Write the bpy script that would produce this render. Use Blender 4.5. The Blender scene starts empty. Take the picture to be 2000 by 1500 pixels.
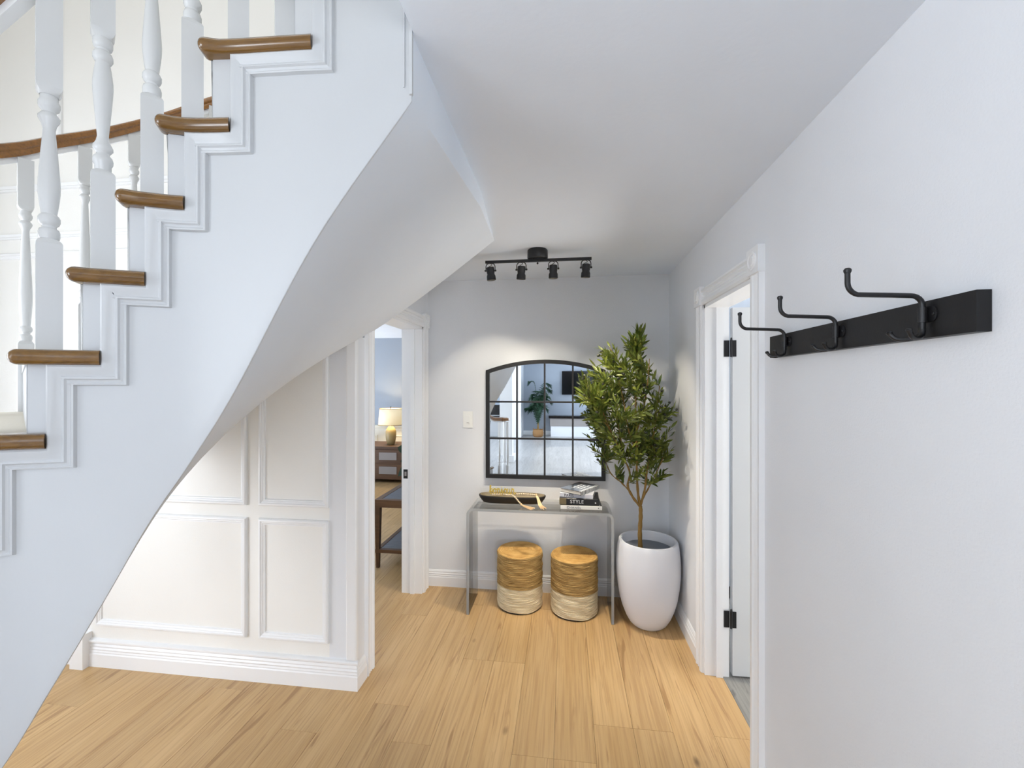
import bpy, bmesh, math, random
from mathutils import Vector, Matrix
random.seed(7)
PI = math.pi
S = bpy.context.scene
COL = S.collection

# ---------------------------------------------------------------- camera, world, lights, exposure
CAM_H = 1.615
YAW = math.atan(105/835)
cam = bpy.data.cameras.new('camera'); cam.sensor_fit = 'HORIZONTAL'
cam.sensor_width = 36; cam.lens = 36*835/2000; cam.clip_start = .02; cam.clip_end = 100
co = bpy.data.objects.new('camera', cam); COL.objects.link(co)
co.location = (0, 0, CAM_H); co.rotation_euler = (PI/2, 0, YAW)
S.camera = co
S.view_settings.view_transform = 'Standard'; S.view_settings.look = 'None'
S.view_settings.gamma = 1; S.view_settings.use_curve_mapping = False
S.view_settings.exposure = 0.26
S.cycles.use_denoising = True
S.cycles.max_bounces = 10; S.cycles.diffuse_bounces = 6; S.cycles.glossy_bounces = 5
S.cycles.transmission_bounces = 8; S.cycles.transparent_max_bounces = 8
S.cycles.sample_clamp_indirect = 4; S.cycles.caustics_reflective = False; S.cycles.caustics_refractive = False
S.cycles.use_adaptive_sampling = True

W = bpy.data.worlds.new('world'); S.world = W; W.use_nodes = True
wn = W.node_tree; bg = wn.nodes['Background']
bg.inputs[0].default_value = (.80, .88, 1.0, 1); bg.inputs[1].default_value = 4.5

def area(name, loc, rot, sx, sy, power, col, spread=180):
    l = bpy.data.lights.new(name, 'AREA'); l.shape = 'RECTANGLE'; l.size = sx; l.size_y = sy
    l.energy = power; l.color = col; l.spread = math.radians(spread)
    o = bpy.data.objects.new(name, l); COL.objects.link(o); o.location = loc; o.rotation_euler = rot
    return o
COOL = (.92, .96, 1.0); NEUT = (1, .97, .93)
area('west_window_fill', (-3.5, -3.6, 1.35), (0, math.radians(-132), 0), 1.7, 3.6, 100, COOL)       # faces +X; fill at an unseen window, tipped up to brighten the ceiling
area('far_opening_fill', (2.35, -6.9, 1.05), (math.radians(122), 0, 0), 2.0, 2.0, 75, COOL)         # faces +Y; added fill at an invented opening, tipped up at the ceiling
area('living_ceiling_fill', (.4, -2.6, 2.41), (0, 0, 0), 1.6, 1.6, 34, (1, .99, .98))  # added fill panel behind the camera, without a fixture
area('daylight_entry_glass', (-3.52, .3, 1.35), (0, math.radians(-100), 0), 1.9, 1.5, 30, (.96, .97, 1))
area('stairwell_ceiling_light', (-1.9, .9, 4.85), (0, 0, 0), 1.6, 1.4, 6, (1, .95, .88))
area('lounge_window', (-5.4, 5.2, 1.5), (0, -PI/2, 0), 1.4, 1.8, 14, (.74, .85, 1))
area('side_room_fill', (2.85, 1.9, 1.25), (0, math.radians(114), 0), 1.7, 1.8, 96, (1, .97, .93))     # faces -X; added to brighten hall and ceiling, no window behind it
sl = bpy.data.lights.new('sun', 'SUN'); sl.energy = 4; sl.angle = .02; sl.color = (1, .96, .9)
so_ = bpy.data.objects.new('sun', sl); COL.objects.link(so_); so_.rotation_euler = Vector((-1, .25, -.50)).to_track_quat('-Z', 'Y').to_euler()

# ---------------------------------------------------------------- materials
def newmat(name):
    m = bpy.data.materials.new(name); m.use_nodes = True
    return m, m.node_tree, m.node_tree.nodes['Principled BSDF']
def lin(c):
    return tuple((x/12.92 if x <= .04045 else ((x+.055)/1.055)**2.4) for x in [v/255 for v in c]) + (1,)
def plain(name, rgb, rough=.5, metal=0, bump=0, bscale=200, spec=.5, coat=0):
    m, t, b = newmat(name)
    b.inputs['Base Color'].default_value = lin(rgb); b.inputs['Roughness'].default_value = rough
    b.inputs['Metallic'].default_value = metal; b.inputs['Specular IOR Level'].default_value = spec
    b.inputs['Coat Weight'].default_value = coat
    nz = t.nodes.new('ShaderNodeTexNoise'); nz.inputs['Scale'].default_value = bscale; nz.inputs['Detail'].default_value = 3
    tc = t.nodes.new('ShaderNodeTexCoord'); t.links.new(tc.outputs['Object'], nz.inputs['Vector'])
    if bump:
        bp = t.nodes.new('ShaderNodeBump'); bp.inputs['Strength'].default_value = bump; bp.inputs['Distance'].default_value = .004
        t.links.new(nz.outputs['Fac'], bp.inputs['Height']); t.links.new(bp.outputs['Normal'], b.inputs['Normal'])
    # faint tonal variation
    mx = t.nodes.new('ShaderNodeMixRGB'); mx.blend_type = 'MULTIPLY'; mx.inputs[0].default_value = .06
    n2 = t.nodes.new('ShaderNodeTexNoise'); n2.inputs['Scale'].default_value = 3; t.links.new(tc.outputs['Object'], n2.inputs['Vector'])
    mx.inputs[1].default_value = lin(rgb); t.links.new(n2.outputs['Fac'], mx.inputs[2]); t.links.new(mx.outputs[0], b.inputs['Base Color'])
    return m

def wood(name, c1, c2, c3, rough=.4, scale=1.0, axis='Y', knots=False, var=.25, coat=0, spec=.5):
    """grain along `axis` in object space; each object / island gets its own offset and tone"""
    m, t, b = newmat(name); N = t.nodes.new; L = t.links.new
    tc = N('ShaderNodeTexCoord'); geo = N('ShaderNodeNewGeometry'); oi = N('ShaderNodeObjectInfo')
    ad = N('ShaderNodeMath'); ad.operation = 'ADD'; L(geo.outputs['Random Per Island'], ad.inputs[0]); L(oi.outputs['Random'], ad.inputs[1])
    ml = N('ShaderNodeMath'); ml.operation = 'MULTIPLY'; ml.inputs[1].default_value = 37; L(ad.outputs[0], ml.inputs[0])
    off = N('ShaderNodeVectorMath'); off.operation = 'ADD'; L(tc.outputs['Object'], off.inputs[0]); L(ml.outputs[0], off.inputs[1])
    mp = N('ShaderNodeMapping'); L(off.outputs[0], mp.inputs['Vector'])
    sc = {'X': (1.2, 14, 14), 'Y': (14, 1.2, 14), 'Z': (14, 14, 1.2)}[axis]
    mp.inputs['Scale'].default_value = [v*scale for v in sc]
    n1 = N('ShaderNodeTexNoise'); n1.inputs['Scale'].default_value = 1.0; n1.inputs['Detail'].default_value = 5; n1.inputs['Roughness'].default_value = .62
    n1.inputs['Distortion'].default_value = .5; L(mp.outputs[0], n1.inputs['Vector'])
    mp2 = N('ShaderNodeMapping'); L(off.outputs[0], mp2.inputs['Vector'])
    sc2 = {'X': (2.5, 110, 110), 'Y': (110, 2.5, 110), 'Z': (110, 110, 2.5)}[axis]; mp2.inputs['Scale'].default_value = [v*scale for v in sc2]
    n2 = N('ShaderNodeTexNoise'); n2.inputs['Scale'].default_value = 1; n2.inputs['Detail'].default_value = 3; L(mp2.outputs[0], n2.inputs['Vector'])
    r = N('ShaderNodeValToRGB'); r.color_ramp.elements[0].position = .3; r.color_ramp.elements[1].position = .72
    r.color_ramp.elements[0].color = lin(c2); r.color_ramp.elements[1].color = lin(c1); L(n1.outputs['Fac'], r.inputs[0])
    r2 = N('ShaderNodeValToRGB'); r2.color_ramp.elements[0].position = .35; r2.color_ramp.elements[1].position = .55
    r2.color_ramp.elements[0].color = (1, 1, 1, 1); r2.color_ramp.elements[1].color = (0, 0, 0, 1); L(n2.outputs['Fac'], r2.inputs[0])
    mf = N('ShaderNodeMath'); mf.operation = 'MULTIPLY'; mf.inputs[1].default_value = .35; L(r2.outputs[0], mf.inputs[0])
    m1 = N('ShaderNodeMixRGB'); L(mf.outputs[0], m1.inputs[0]); L(r.outputs[0], m1.inputs[1]); m1.inputs[2].default_value = lin(c3)
    col = m1.outputs[0]
    if knots:
        # dark grain streaks
        mp3 = N('ShaderNodeMapping'); L(off.outputs[0], mp3.inputs['Vector'])
        mp3.inputs['Scale'].default_value = (20, 1.6, 20) if axis == 'Y' else (1.6, 20, 20)
        n3 = N('ShaderNodeTexNoise'); n3.inputs['Scale'].default_value = 1.0; n3.inputs['Detail'].default_value = 6; n3.inputs['Distortion'].default_value = 1.6; L(mp3.outputs[0], n3.inputs['Vector'])
        r3 = N('ShaderNodeValToRGB'); r3.color_ramp.elements[0].position = .30; r3.color_ramp.elements[1].position = .40
        r3.color_ramp.elements[0].color = (.7, .7, .7, 1); r3.color_ramp.elements[1].color = (0, 0, 0, 1); L(n3.outputs['Fac'], r3.inputs[0])
        m3 = N('ShaderNodeMixRGB'); L(r3.outputs[0], m3.inputs[0]); L(col, m3.inputs[1]); m3.inputs[2].default_value = lin(c3); col = m3.outputs[0]
        # knots
        mp4 = N('ShaderNodeMapping'); L(off.outputs[0], mp4.inputs['Vector']); mp4.inputs['Scale'].default_value = (4.2, 2.0, 0) if axis == 'Y' else (2.0, 4.2, 0)
        v = N('ShaderNodeTexVoronoi'); v.inputs['Scale'].default_value = 1; L(mp4.outputs[0], v.inputs['Vector'])
        r4 = N('ShaderNodeValToRGB'); r4.color_ramp.elements[0].position = .02; r4.color_ramp.elements[1].position = .075
        r4.color_ramp.elements[0].color = (.8, .8, .8, 1); r4.color_ramp.elements[1].color = (0, 0, 0, 1); L(v.outputs['Distance'], r4.inputs[0])
        m4 = N('ShaderNodeMixRGB'); L(r4.outputs[0], m4.inputs[0]); L(col, m4.inputs[1]); m4.inputs[2].default_value = lin([q*.62 for q in c3]); col = m4.outputs[0]
    # tone per piece
    fr = N('ShaderNodeMath'); fr.operation = 'FRACT'; L(ml.outputs[0], fr.inputs[0])
    mr = N('ShaderNodeMapRange'); mr.inputs['To Min'].default_value = 1-var; mr.inputs['To Max'].default_value = 1+var*.35; L(fr.outputs[0], mr.inputs['Value'])
    hs = N('ShaderNodeHueSaturation'); L(mr.outputs[0], hs.inputs['Value']); L(col, hs.inputs['Color'])
    L(hs.outputs[0], b.inputs['Base Color'])
    b.inputs['Roughness'].default_value = rough; b.inputs['Coat Weight'].default_value = coat; b.inputs['Coat Roughness'].default_value = .12
    b.inputs['Specular IOR Level'].default_value = spec
    bp = N('ShaderNodeBump'); bp.inputs['Strength'].default_value = .12; bp.inputs['Distance'].default_value = .002
    L(n2.outputs['Fac'], bp.inputs['Height']); L(bp.outputs['Normal'], b.inputs['Normal'])
    return m

M = dict(
    treadpaint=plain('cream_tread_cover', (232, 226, 212), .6, bump=.3, bscale=300, spec=.3),
    wall=plain('wall_paint', (226, 228, 231), .6, bump=.18, bscale=160, spec=.25),
    ceil=plain('ceiling_paint', (234, 241, 250), .75, bump=.14, bscale=55, spec=.2),
    cream=plain('stairwell_paint', (236, 235, 231), .6, bump=.1, bscale=160, spec=.25),
    white=plain('white_trim_gloss', (236, 237, 238), .28, bump=.03, bscale=40, spec=.5),
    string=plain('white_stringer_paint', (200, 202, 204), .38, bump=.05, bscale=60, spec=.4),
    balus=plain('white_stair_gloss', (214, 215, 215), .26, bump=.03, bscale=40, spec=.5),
    leafp=plain('door_paint', (212, 214, 215), .3, spec=.5),
    soffit=plain('soffit_plaster', (233, 240, 248), .6, bump=.06, bscale=14, spec=.3),
    black=plain('black_metal', (20, 20, 22), .42, bump=.05, bscale=300),
    blackwood=plain('black_board', (24, 23, 24), .45, bump=.05, bscale=200, spec=.35),
    frame=plain('black_iron', (17, 17, 19), .5),
    pot=plain('matte_white_ceramic', (222, 224, 230), .5, bump=.02, bscale=40, spec=.35),
    soil=plain('grey_pot_liner', (112, 118, 128), .55, bump=.3, bscale=18),
    bark=plain('olive_bark', (132, 102, 48), .75, bump=.7, bscale=70),
    twig=plain('olive_twig', (104, 98, 46), .7, bump=.3, bscale=90),
    olive=plain('dark_olive_fruit', (38, 40, 24), .3),
    brass=plain('pale_gold_metal', (228, 202, 100), .3, metal=.7),
    bead=plain('pale_wood_bead', (226, 206, 176), .5),
    tassel=plain('tan_tassel_cord', (228, 198, 154), .8, bump=.5, bscale=400),
    page=plain('book_pages', (226, 220, 208), .8, bump=.4, bscale=500),
    inkwhite=plain('white_print', (236, 236, 236), .5),
    inkblack=plain('dark_print', (40, 40, 42), .5),
    bookwhite=plain('white_book_cloth', (232, 231, 228), .45),
    bookblack=plain('black_book_cover', (22, 22, 26), .3),
    bookgrey=plain('pale_grey_book_cover', (206, 206, 214), .45),
    bookolive=plain('olive_photo_patch', (112, 100, 72), .4),
    switch=plain('white_plastic', (240, 240, 236), .35),
    ceramicgold=plain('sand_ceramic', (176, 156, 110), .35, bump=.2, bscale=60),
    vase=plain('rose_ceramic', (150, 116, 96), .5),
    darkleaf=plain('dark_green_leaf', (26, 56, 34), .4),
    palm=plain('palm_green', (34, 66, 44), .45),
    basket=plain('woven_basket', (150, 112, 70), .8, bump=.8, bscale=60),
    tv=plain('screen_black', (10, 12, 16), .12),
    taupe=plain('taupe_hearth_stone', (150, 144, 140), .6, bump=.2, bscale=30),
    rattan=plain('grey_slat_top', (118, 120, 126), .6, bump=.6, bscale=120),
    rubber=plain('dark_base', (30, 26, 22), .8),
    blank=plain('cream_wainscot', (232, 226, 208), .5),
    counter=plain('pale_counter', (225, 226, 228), .3),
)
M['lounge'] = plain('lounge_blue_grey_paint', (164, 172, 182), .65, bump=.1, spec=.2)
M['oak'] = wood('oak_plank', (207, 173, 124), (191, 155, 105), (150, 112, 70), rough=.34, knots=True, var=.08)
M['glareoak'] = wood('oak_plank_glare', (176, 174, 172), (158, 156, 154), (128, 124, 122), rough=.30, knots=True, var=.06)  # same oak floor, window glare painted into its colour
M['greyoak'] = wood('grey_plank', (168, 166, 160), (140, 138, 134), (84, 82, 82), rough=.4, knots=True, var=.15)
M['tread'] = wood('varnished_tread', (124, 88, 36), (104, 72, 26), (70, 46, 16), rough=.22, axis='X', var=.08, coat=.7)
M['rail'] = wood('varnished_rail', (150, 98, 32), (126, 80, 22), (84, 50, 14), rough=.22, axis='X', var=.05, coat=.7)
M['bowl'] = wood('charred_wood', (44, 36, 30), (30, 25, 22), (18, 15, 13), rough=.55, axis='X')
M['bowlin'] = wood('worn_bowl_inside', (150, 136, 108), (116, 102, 78), (76, 66, 50), rough=.6, axis='X')
M['darkwood'] = wood('walnut', (112, 78, 48), (88, 60, 36), (56, 36, 22), rough=.5, axis='X')

def straw(name, ca, cb, cc):
    m, t, b = newmat(name); N = t.nodes.new; L = t.links.new
    tc = N('ShaderNodeTexCoord'); mp = N('ShaderNodeMapping'); L(tc.outputs['Object'], mp.inputs[0]); mp.inputs['Scale'].default_value = (9, 9, 160)
    n = N('ShaderNodeTexNoise'); n.inputs['Scale'].default_value = 1.6; n.inputs['Detail'].default_value = 5; L(mp.outputs[0], n.inputs['Vector'])
    r = N('ShaderNodeValToRGB'); e = r.color_ramp.elements; e[0].position = .3; e[0].color = lin(cc); e[1].position = .7; e[1].color = lin(ca)
    q = e.new(.5); q.color = lin(cb); L(n.outputs['Fac'], r.inputs[0]); L(r.outputs[0], b.inputs['Base Color'])
    bp = N('ShaderNodeBump'); bp.inputs['Strength'].default_value = .6; bp.inputs['Distance'].default_value = .003
    L(n.outputs['Fac'], bp.inputs['Height']); L(bp.outputs['Normal'], b.inputs['Normal']); b.inputs['Roughness'].default_value = .75
    b.inputs['Specular IOR Level'].default_value = .25
    return m
M['straw'] = straw('golden_seagrass', (204, 172, 114), (178, 144, 88), (130, 100, 58))
M['strawtop'] = straw('golden_seagrass_top', (214, 172, 108), (198, 154, 88), (168, 126, 68))
M['strawwhite'] = straw('bleached_seagrass', (234, 222, 194), (222, 206, 172), (190, 170, 132))

def leafmat(name, c1, c2):
    m, t, b = newmat(name); N = t.nodes.new; L = t.links.new
    oi = N('ShaderNodeObjectInfo'); ge = N('ShaderNodeNewGeometry'); ad = N('ShaderNodeMath'); ad.operation = 'ADD'
    L(oi.outputs['Random'], ad.inputs[0]); L(ge.outputs['Random Per Island'], ad.inputs[1])
    fr = N('ShaderNodeMath'); fr.operation = 'FRACT'; L(ad.outputs[0], fr.inputs[0])
    mx = N('ShaderNodeMixRGB'); L(fr.outputs[0], mx.inputs[0]); mx.inputs[1].default_value = lin(c1); mx.inputs[2].default_value = lin(c2)
    L(mx.outputs[0], b.inputs['Base Color']); b.inputs['Roughness'].default_value = .42
    tr = N('ShaderNodeBsdfTranslucent'); L(mx.outputs[0], tr.inputs[0]); ms = N('ShaderNodeMixShader'); ms.inputs[0].default_value = .32
    L(b.outputs[0], ms.inputs[1]); L(tr.outputs[0], ms.inputs[2]); L(ms.outputs[0], t.nodes['Material Output'].inputs['Surface'])
    return m
M['leaf'] = leafmat('olive_leaf', (66, 86, 32), (130, 138, 58))
m, t, b = newmat('mirror_glass'); b.inputs['Base Color'].default_value = (.82, .86, .88, 1); b.inputs['Metallic'].default_value = 1; b.inputs['Roughness'].default_value = .01; M['mirror'] = m
def clear(name, f0, haze):
    """polished clear sheet: mostly transparent, mirror reflection growing with angle, a little milky haze"""
    m = bpy.data.materials.new(name); m.use_nodes = True; t = m.node_tree; t.nodes.remove(t.nodes['Principled BSDF']); N = t.nodes.new; L = t.links.new
    tr = N('ShaderNodeBsdfTransparent'); tr.inputs[0].default_value = (.985, .992, .992, 1); gl = N('ShaderNodeBsdfGlossy'); gl.inputs['Roughness'].default_value = .03
    fr = N('ShaderNodeFresnel'); fr.inputs[0].default_value = f0; m1 = N('ShaderNodeMixShader'); L(fr.outputs[0], m1.inputs[0]); L(tr.outputs[0], m1.inputs[1]); L(gl.outputs[0], m1.inputs[2])
    df = N('ShaderNodeBsdfDiffuse'); df.inputs[0].default_value = (.86, .9, .92, 1); m2 = N('ShaderNodeMixShader'); m2.inputs[0].default_value = haze
    L(m1.outputs[0], m2.inputs[1]); L(df.outputs[0], m2.inputs[2]); L(m2.outputs[0], t.nodes['Material Output'].inputs['Surface']); return m
M['acrylic'] = clear('clear_acrylic', 1.22, .008); M['acryledge'] = clear('acrylic_polished_edge', 1.5, .30)
m, t, b = newmat('lamp_lens'); b.inputs['Emission Color'].default_value = (1, .86, .62, 1); b.inputs['Emission Strength'].default_value = 6; M['lens'] = m
m, t, b = newmat('lit_lampshade'); b.inputs['Base Color'].default_value = lin((238, 226, 196)); b.inputs['Emission Color'].default_value = lin((250, 226, 176)); b.inputs['Emission Strength'].default_value = .45; M['shade'] = m

# ---------------------------------------------------------------- helpers
def tag(o, label=None, cat=None, group=None, kind=None):
    if label: o['label'] = label
    if cat: o['category'] = cat
    if group: o['group'] = group
    if kind: o['kind'] = kind
    return o
def empty(name, loc, label=None, cat=None, group=None, kind=None):
    o = bpy.data.objects.new(name, None); COL.objects.link(o); o.location = loc; o.empty_display_size = .05
    return tag(o, label, cat, group, kind)
def attach(o, parent):
    if parent is not None:
        o.parent = parent
        if parent.type == 'EMPTY': o.matrix_parent_inverse = Matrix.Translation(-parent.location)
    return o
def finish(name, me, m, parent=None, smooth=None):
    if m is not None: me.materials.append(m)
    o = bpy.data.objects.new(name, me); COL.objects.link(o)
    if smooth:
        me.shade_smooth()
        me.set_sharp_from_angle(angle=math.radians(smooth))
    return attach(o, parent)
def B(): return bmesh.new()
def done(name, bm, m, parent=None, smooth=None, recalc=True, bevel=0, seg=1):
    if bevel:
        es = [e for e in bm.edges if len(e.link_faces) == 2 and e.calc_face_angle(0) > .5]
        bmesh.ops.bevel(bm, geom=es, offset=bevel, segments=seg, profile=.5, affect='EDGES', clamp_overlap=True)
    if recalc: bmesh.ops.recalc_face_normals(bm, faces=bm.faces)
    me = bpy.data.meshes.new(name); bm.to_mesh(me); bm.free()
    return finish(name, me, m, parent, smooth)
def box(bm, x0, x1, y0, y1, z0, z1, mt=None):
    vs = [bm.verts.new(p) for p in [(x0,y0,z0),(x1,y0,z0),(x1,y1,z0),(x0,y1,z0),(x0,y0,z1),(x1,y0,z1),(x1,y1,z1),(x0,y1,z1)]]
    for f in [(0,3,2,1),(4,5,6,7),(0,1,5,4),(1,2,6,5),(2,3,7,6),(3,0,4,7)]: bm.faces.new([vs[i] for i in f])
    if mt is not None: bmesh.ops.transform(bm, matrix=mt, verts=vs)
    return vs
def prism(bm, pts, fn, a, b):
    """polygon pts (u,v) extruded from w=a to w=b ; fn(u,v,w)->xyz"""
    lo = [bm.verts.new(fn(u, v, a)) for u, v in pts]; hi = [bm.verts.new(fn(u, v, b)) for u, v in pts]
    n = len(pts); bm.faces.new(lo[::-1]); bm.faces.new(hi)
    for i in range(n): bm.faces.new([lo[i], lo[(i+1) % n], hi[(i+1) % n], hi[i]])
    return lo+hi
def lathe(bm, prof, c=(0,0,0), n=24, mt=None, cap=True):
    rings = []
    for r, z in prof:
        rings.append([bm.verts.new((c[0]+r*math.cos(2*PI*i/n), c[1]+r*math.sin(2*PI*i/n), c[2]+z)) for i in range(n)])
    for a, b in zip(rings, rings[1:]):
        for i in range(n): bm.faces.new([a[i], a[(i+1) % n], b[(i+1) % n], b[i]])
    if cap: bm.faces.new(rings[0][::-1]); bm.faces.new(rings[-1])
    vs = [v for r in rings for v in r]
    if mt is not None: bmesh.ops.transform(bm, matrix=mt, verts=vs)
    return vs
def tube(bm, pts, rad, n=8, cap=True):
    pts = [Vector(p) for p in pts]
    if not hasattr(rad, '__len__'): rad = [rad]*len(pts)
    ref = None; rings = []
    for i, p in enumerate(pts):
        t = (pts[min(i+1, len(pts)-1)]-pts[max(i-1, 0)])
        if t.length < 1e-9: t = Vector((0,0,1))
        t.normalize()
        if ref is None:
            ref = t.orthogonal().normalized()
        ref = (ref-t*ref.dot(t)); ref = ref.normalized() if ref.length > 1e-6 else t.orthogonal().normalized()
        bi = t.cross(ref)
        rings.append([bm.verts.new(p+(ref*math.cos(2*PI*k/n)+bi*math.sin(2*PI*k/n))*rad[i]) for k in range(n)])
    for a, b in zip(rings, rings[1:]):
        for k in range(n): bm.faces.new([a[k], a[(k+1) % n], b[(k+1) % n], b[k]])
    if cap: bm.faces.new(rings[0][::-1]); bm.faces.new(rings[-1])
def smoothpath(pts, k=6):
    """Catmull-Rom through 3D points"""
    P = [Vector(p) for p in pts]; P = [P[0]*2-P[1]]+P+[P[-1]*2-P[-2]]; out = []
    for i in range(1, len(P)-2):
        for j in range(k):
            t = j/k; a, b_, c, d = P[i-1], P[i], P[i+1], P[i+2]
            out.append(.5*((2*b_)+(c-a)*t+(2*a-5*b_+4*c-d)*t*t+(3*b_-a-3*c+d)*t**3))
    out.append(P[-2]); return out
def offs(pts, d, closed):
    """offset polyline to the right of its direction"""
    n = len(pts); out = []
    def nr(a, b):
        dx, dy = b[0]-a[0], b[1]-a[1]; l = math.hypot(dx, dy) or 1; return (dy/l, -dx/l)
    for i in range(n):
        n1 = nr(pts[i-1], pts[i]) if (i > 0 or closed) else None
        n2 = nr(pts[i], pts[(i+1) % n]) if (i < n-1 or closed) else None
        if n1 is None: n1 = n2
        if n2 is None: n2 = n1
        k = d/max(.2, 1+n1[0]*n2[0]+n1[1]*n2[1])
        out.append((pts[i][0]+(n1[0]+n2[0])*k, pts[i][1]+(n1[1]+n2[1])*k))
    return out
def sweep(bm, pts, prof, fn, closed=False):
    """prof = [(offset, height)]; fn(u,v,height)->xyz"""
    rings = []
    for o, h in prof: rings.append([bm.verts.new(fn(u, v, h)) for u, v in offs(pts, o, closed)])
    n = len(pts); m = len(prof)
    for j in range(m-1):
        for i in range(n if closed else n-1):
            bm.faces.new([rings[j][i], rings[j][(i+1) % n], rings[j+1][(i+1) % n], rings[j+1][i]])
    if not closed:
        bm.faces.new([r[0] for r in rings]); bm.faces.new([r[-1] for r in rings][::-1])
def copies(root, loc):
    r = root.copy(); COL.objects.link(r); r.location = loc
    for ch in list(root.children):
        c = ch.copy(); COL.objects.link(c); c.parent = r
        for g in list(ch.children):
            d = g.copy(); COL.objects.link(d); d.parent = c
    return r
def text_bm(s, size, depth=.0006, space=1.0, shear=0):
    cu = bpy.data.curves.new('lettering', 'FONT'); cu.body = s; cu.size = size; cu.extrude = depth; cu.space_character = space; cu.shear = shear
    cu.resolution_u = 3
    o = bpy.data.objects.new('lettering', cu); COL.objects.link(o)
    dg = bpy.context.evaluated_depsgraph_get(); dg.update()
    me = bpy.data.meshes.new_from_object(o.evaluated_get(dg)); bpy.data.objects.remove(o); bpy.data.curves.remove(cu)
    bm = B(); bm.from_mesh(me); bpy.data.meshes.remove(me); return bm

# ---------------------------------------------------------------- room shell
H = 2.44; XR = .768; YB = 3.33; XL = -1.10; YP = 2.14
def struct(name, bm, m, smooth=None, **k):
    return tag(done(name, bm, m, None, smooth, **k), kind='structure')

# floor + planks
floor = struct('floor', (lambda b: (box(b, -3.75, 3.75, -7.1, 8.0, -.06, -.012), b)[1])(B()), M['rubber'])
PW, PL = .182, 1.22
def plank_bm(L, W_=PW):
    b = B(); e = .0004
    lo = [b.verts.new(p) for p in [(-W_/2+e, -L/2+e, -.012), (W_/2-e, -L/2+e, -.012), (W_/2-e, L/2-e, -.012), (-W_/2+e, L/2-e, -.012)]]
    hi = [b.verts.new((v.co.x, v.co.y, -.0006)) for v in lo]
    tp = [b.verts.new((v.co.x*(1-.0006/(W_/2)), v.co.y-math.copysign(.0006, v.co.y), 0)) for v in lo]
    b.faces.new(lo[::-1])
    for r, q in ((lo, hi), (hi, tp)):
        for i in range(4): b.faces.new([r[i], r[(i+1) % 4], q[(i+1) % 4], q[i]])
    b.faces.new(tp); return b
pm = {}
def plank(x, y0, y1, mat, parent, name='plank', W_=PW):
    key = (round(y1-y0, 3), mat.name, W_)
    if key not in pm:
        bm = plank_bm(y1-y0, W_); me = bpy.data.meshes.new(name); bm.to_mesh(me); bm.free(); me.materials.append(mat); pm[key] = me
    o = bpy.data.objects.new(name, pm[key]); COL.objects.link(o); o.parent = parent; o.location = (x, (y0+y1)/2, 0)
rest = B()
random.seed(11)
ncol = int((3.7+.858)/PW)+1
x = .858-PW/2; col = 0
while x > -3.8:
    y = -7.1 - random.choice([0, .2, .4, .6, .81, 1.0])
    while y < 8:
        y0, y1 = max(y, -7.1), min(y+PL, 8.0)
        vis = False
        if y1-y0 > .05:
            if y1 > .55 and y0 < YB+.1: vis = True
            elif y0 >= YB-.6 and -3.9 < x < -1.2 and y0 > 2: vis = True
            if x < -3.2 and y1 < 2.2: vis = False
            if vis: plank(x, y0, y1, M['oak'], floor)
            else:
                b2 = plank_bm(y1-y0); me = bpy.data.meshes.new('q'); b2.to_mesh(me); b2.free()
                n0 = len(rest.verts); rest.from_mesh(me); bpy.data.meshes.remove(me)
                rest.verts.ensure_lookup_table()
                for v in rest.verts[n0:]: v.co += Vector((x, (y0+y1)/2, 0))
        y += PL
    x -= PW; col += 1
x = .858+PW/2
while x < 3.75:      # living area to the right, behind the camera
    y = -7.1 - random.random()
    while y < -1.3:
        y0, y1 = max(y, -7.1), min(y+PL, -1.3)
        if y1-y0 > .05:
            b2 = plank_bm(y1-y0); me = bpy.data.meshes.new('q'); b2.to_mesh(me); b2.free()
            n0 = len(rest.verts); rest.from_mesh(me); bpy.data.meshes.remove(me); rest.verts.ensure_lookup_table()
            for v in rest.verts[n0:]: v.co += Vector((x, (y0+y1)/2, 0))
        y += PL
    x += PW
r_ = done('plank_field', rest, M['glareoak'], floor, recalc=False); r_['kind'] = 'stuff'
# grey planks of the side room
fs = struct('floor_side_room', (lambda b: (box(b, .856, 3.6, .2, 3.9, -.011, -.0105), b)[1])(B()), M['rubber'])
gx = .858+.075; k = 0
random.seed(5)
while gx < 2.6:
    y = .3 - random.random()*1.0
    while y < 3.4:
        y0, y1 = max(y, .3), min(y+1.2, 3.4)
        if y1-y0 > .05: plank(gx, y0, y1, M['greyoak'], fs, 'plank', .15)
        y += 1.2
    gx += .15

# ceiling (with stairwell opening) : slabs
b = B()
prism(b, [(3.75, -7.1), (-3.75, -7.1), (-3.75, -.95), (-.36, -.95)], lambda u, v, w: (u, v, w), H, H+.12)
prism(b, [(3.75, -7.1), (-.36, -.95), (-.36, 1.78), (-.409, 2.428), (-1.3, 2.428), (-1.3, YB+.1), (3.75, YB+.1)][0:1]+[(-.355, -.95), (-.355, .972), (-.375, .974), (-.375, 1.78), (-.43, 2.428), (-1.25, 2.428), (-1.25, YB+.1), (3.75, YB+.1)], lambda u, v, w: (u, v, w), H, H+.12)
ceiling = struct('ceiling', b, M['ceil'])
b = B(); box(b, -6, 1.2, 2.3, 8.1, H+.0, H+.1)
# keep the lounge ceiling clear of the hall ceiling: only beyond the back wall / left wall
b.free(); b = B(); box(b, -6, -1.25, 2.43, YB+.1, H, H+.1); box(b, -6, 1.2, YB+.1, 8.1, H, H+.1)
struct('ceiling_lounge', b, M['ceil'])
b = B(); box(b, -3.75, .2, -1.1, 2.6, 5.0, 5.1); struct('ceiling_stairwell', b, M['cream'])

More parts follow.
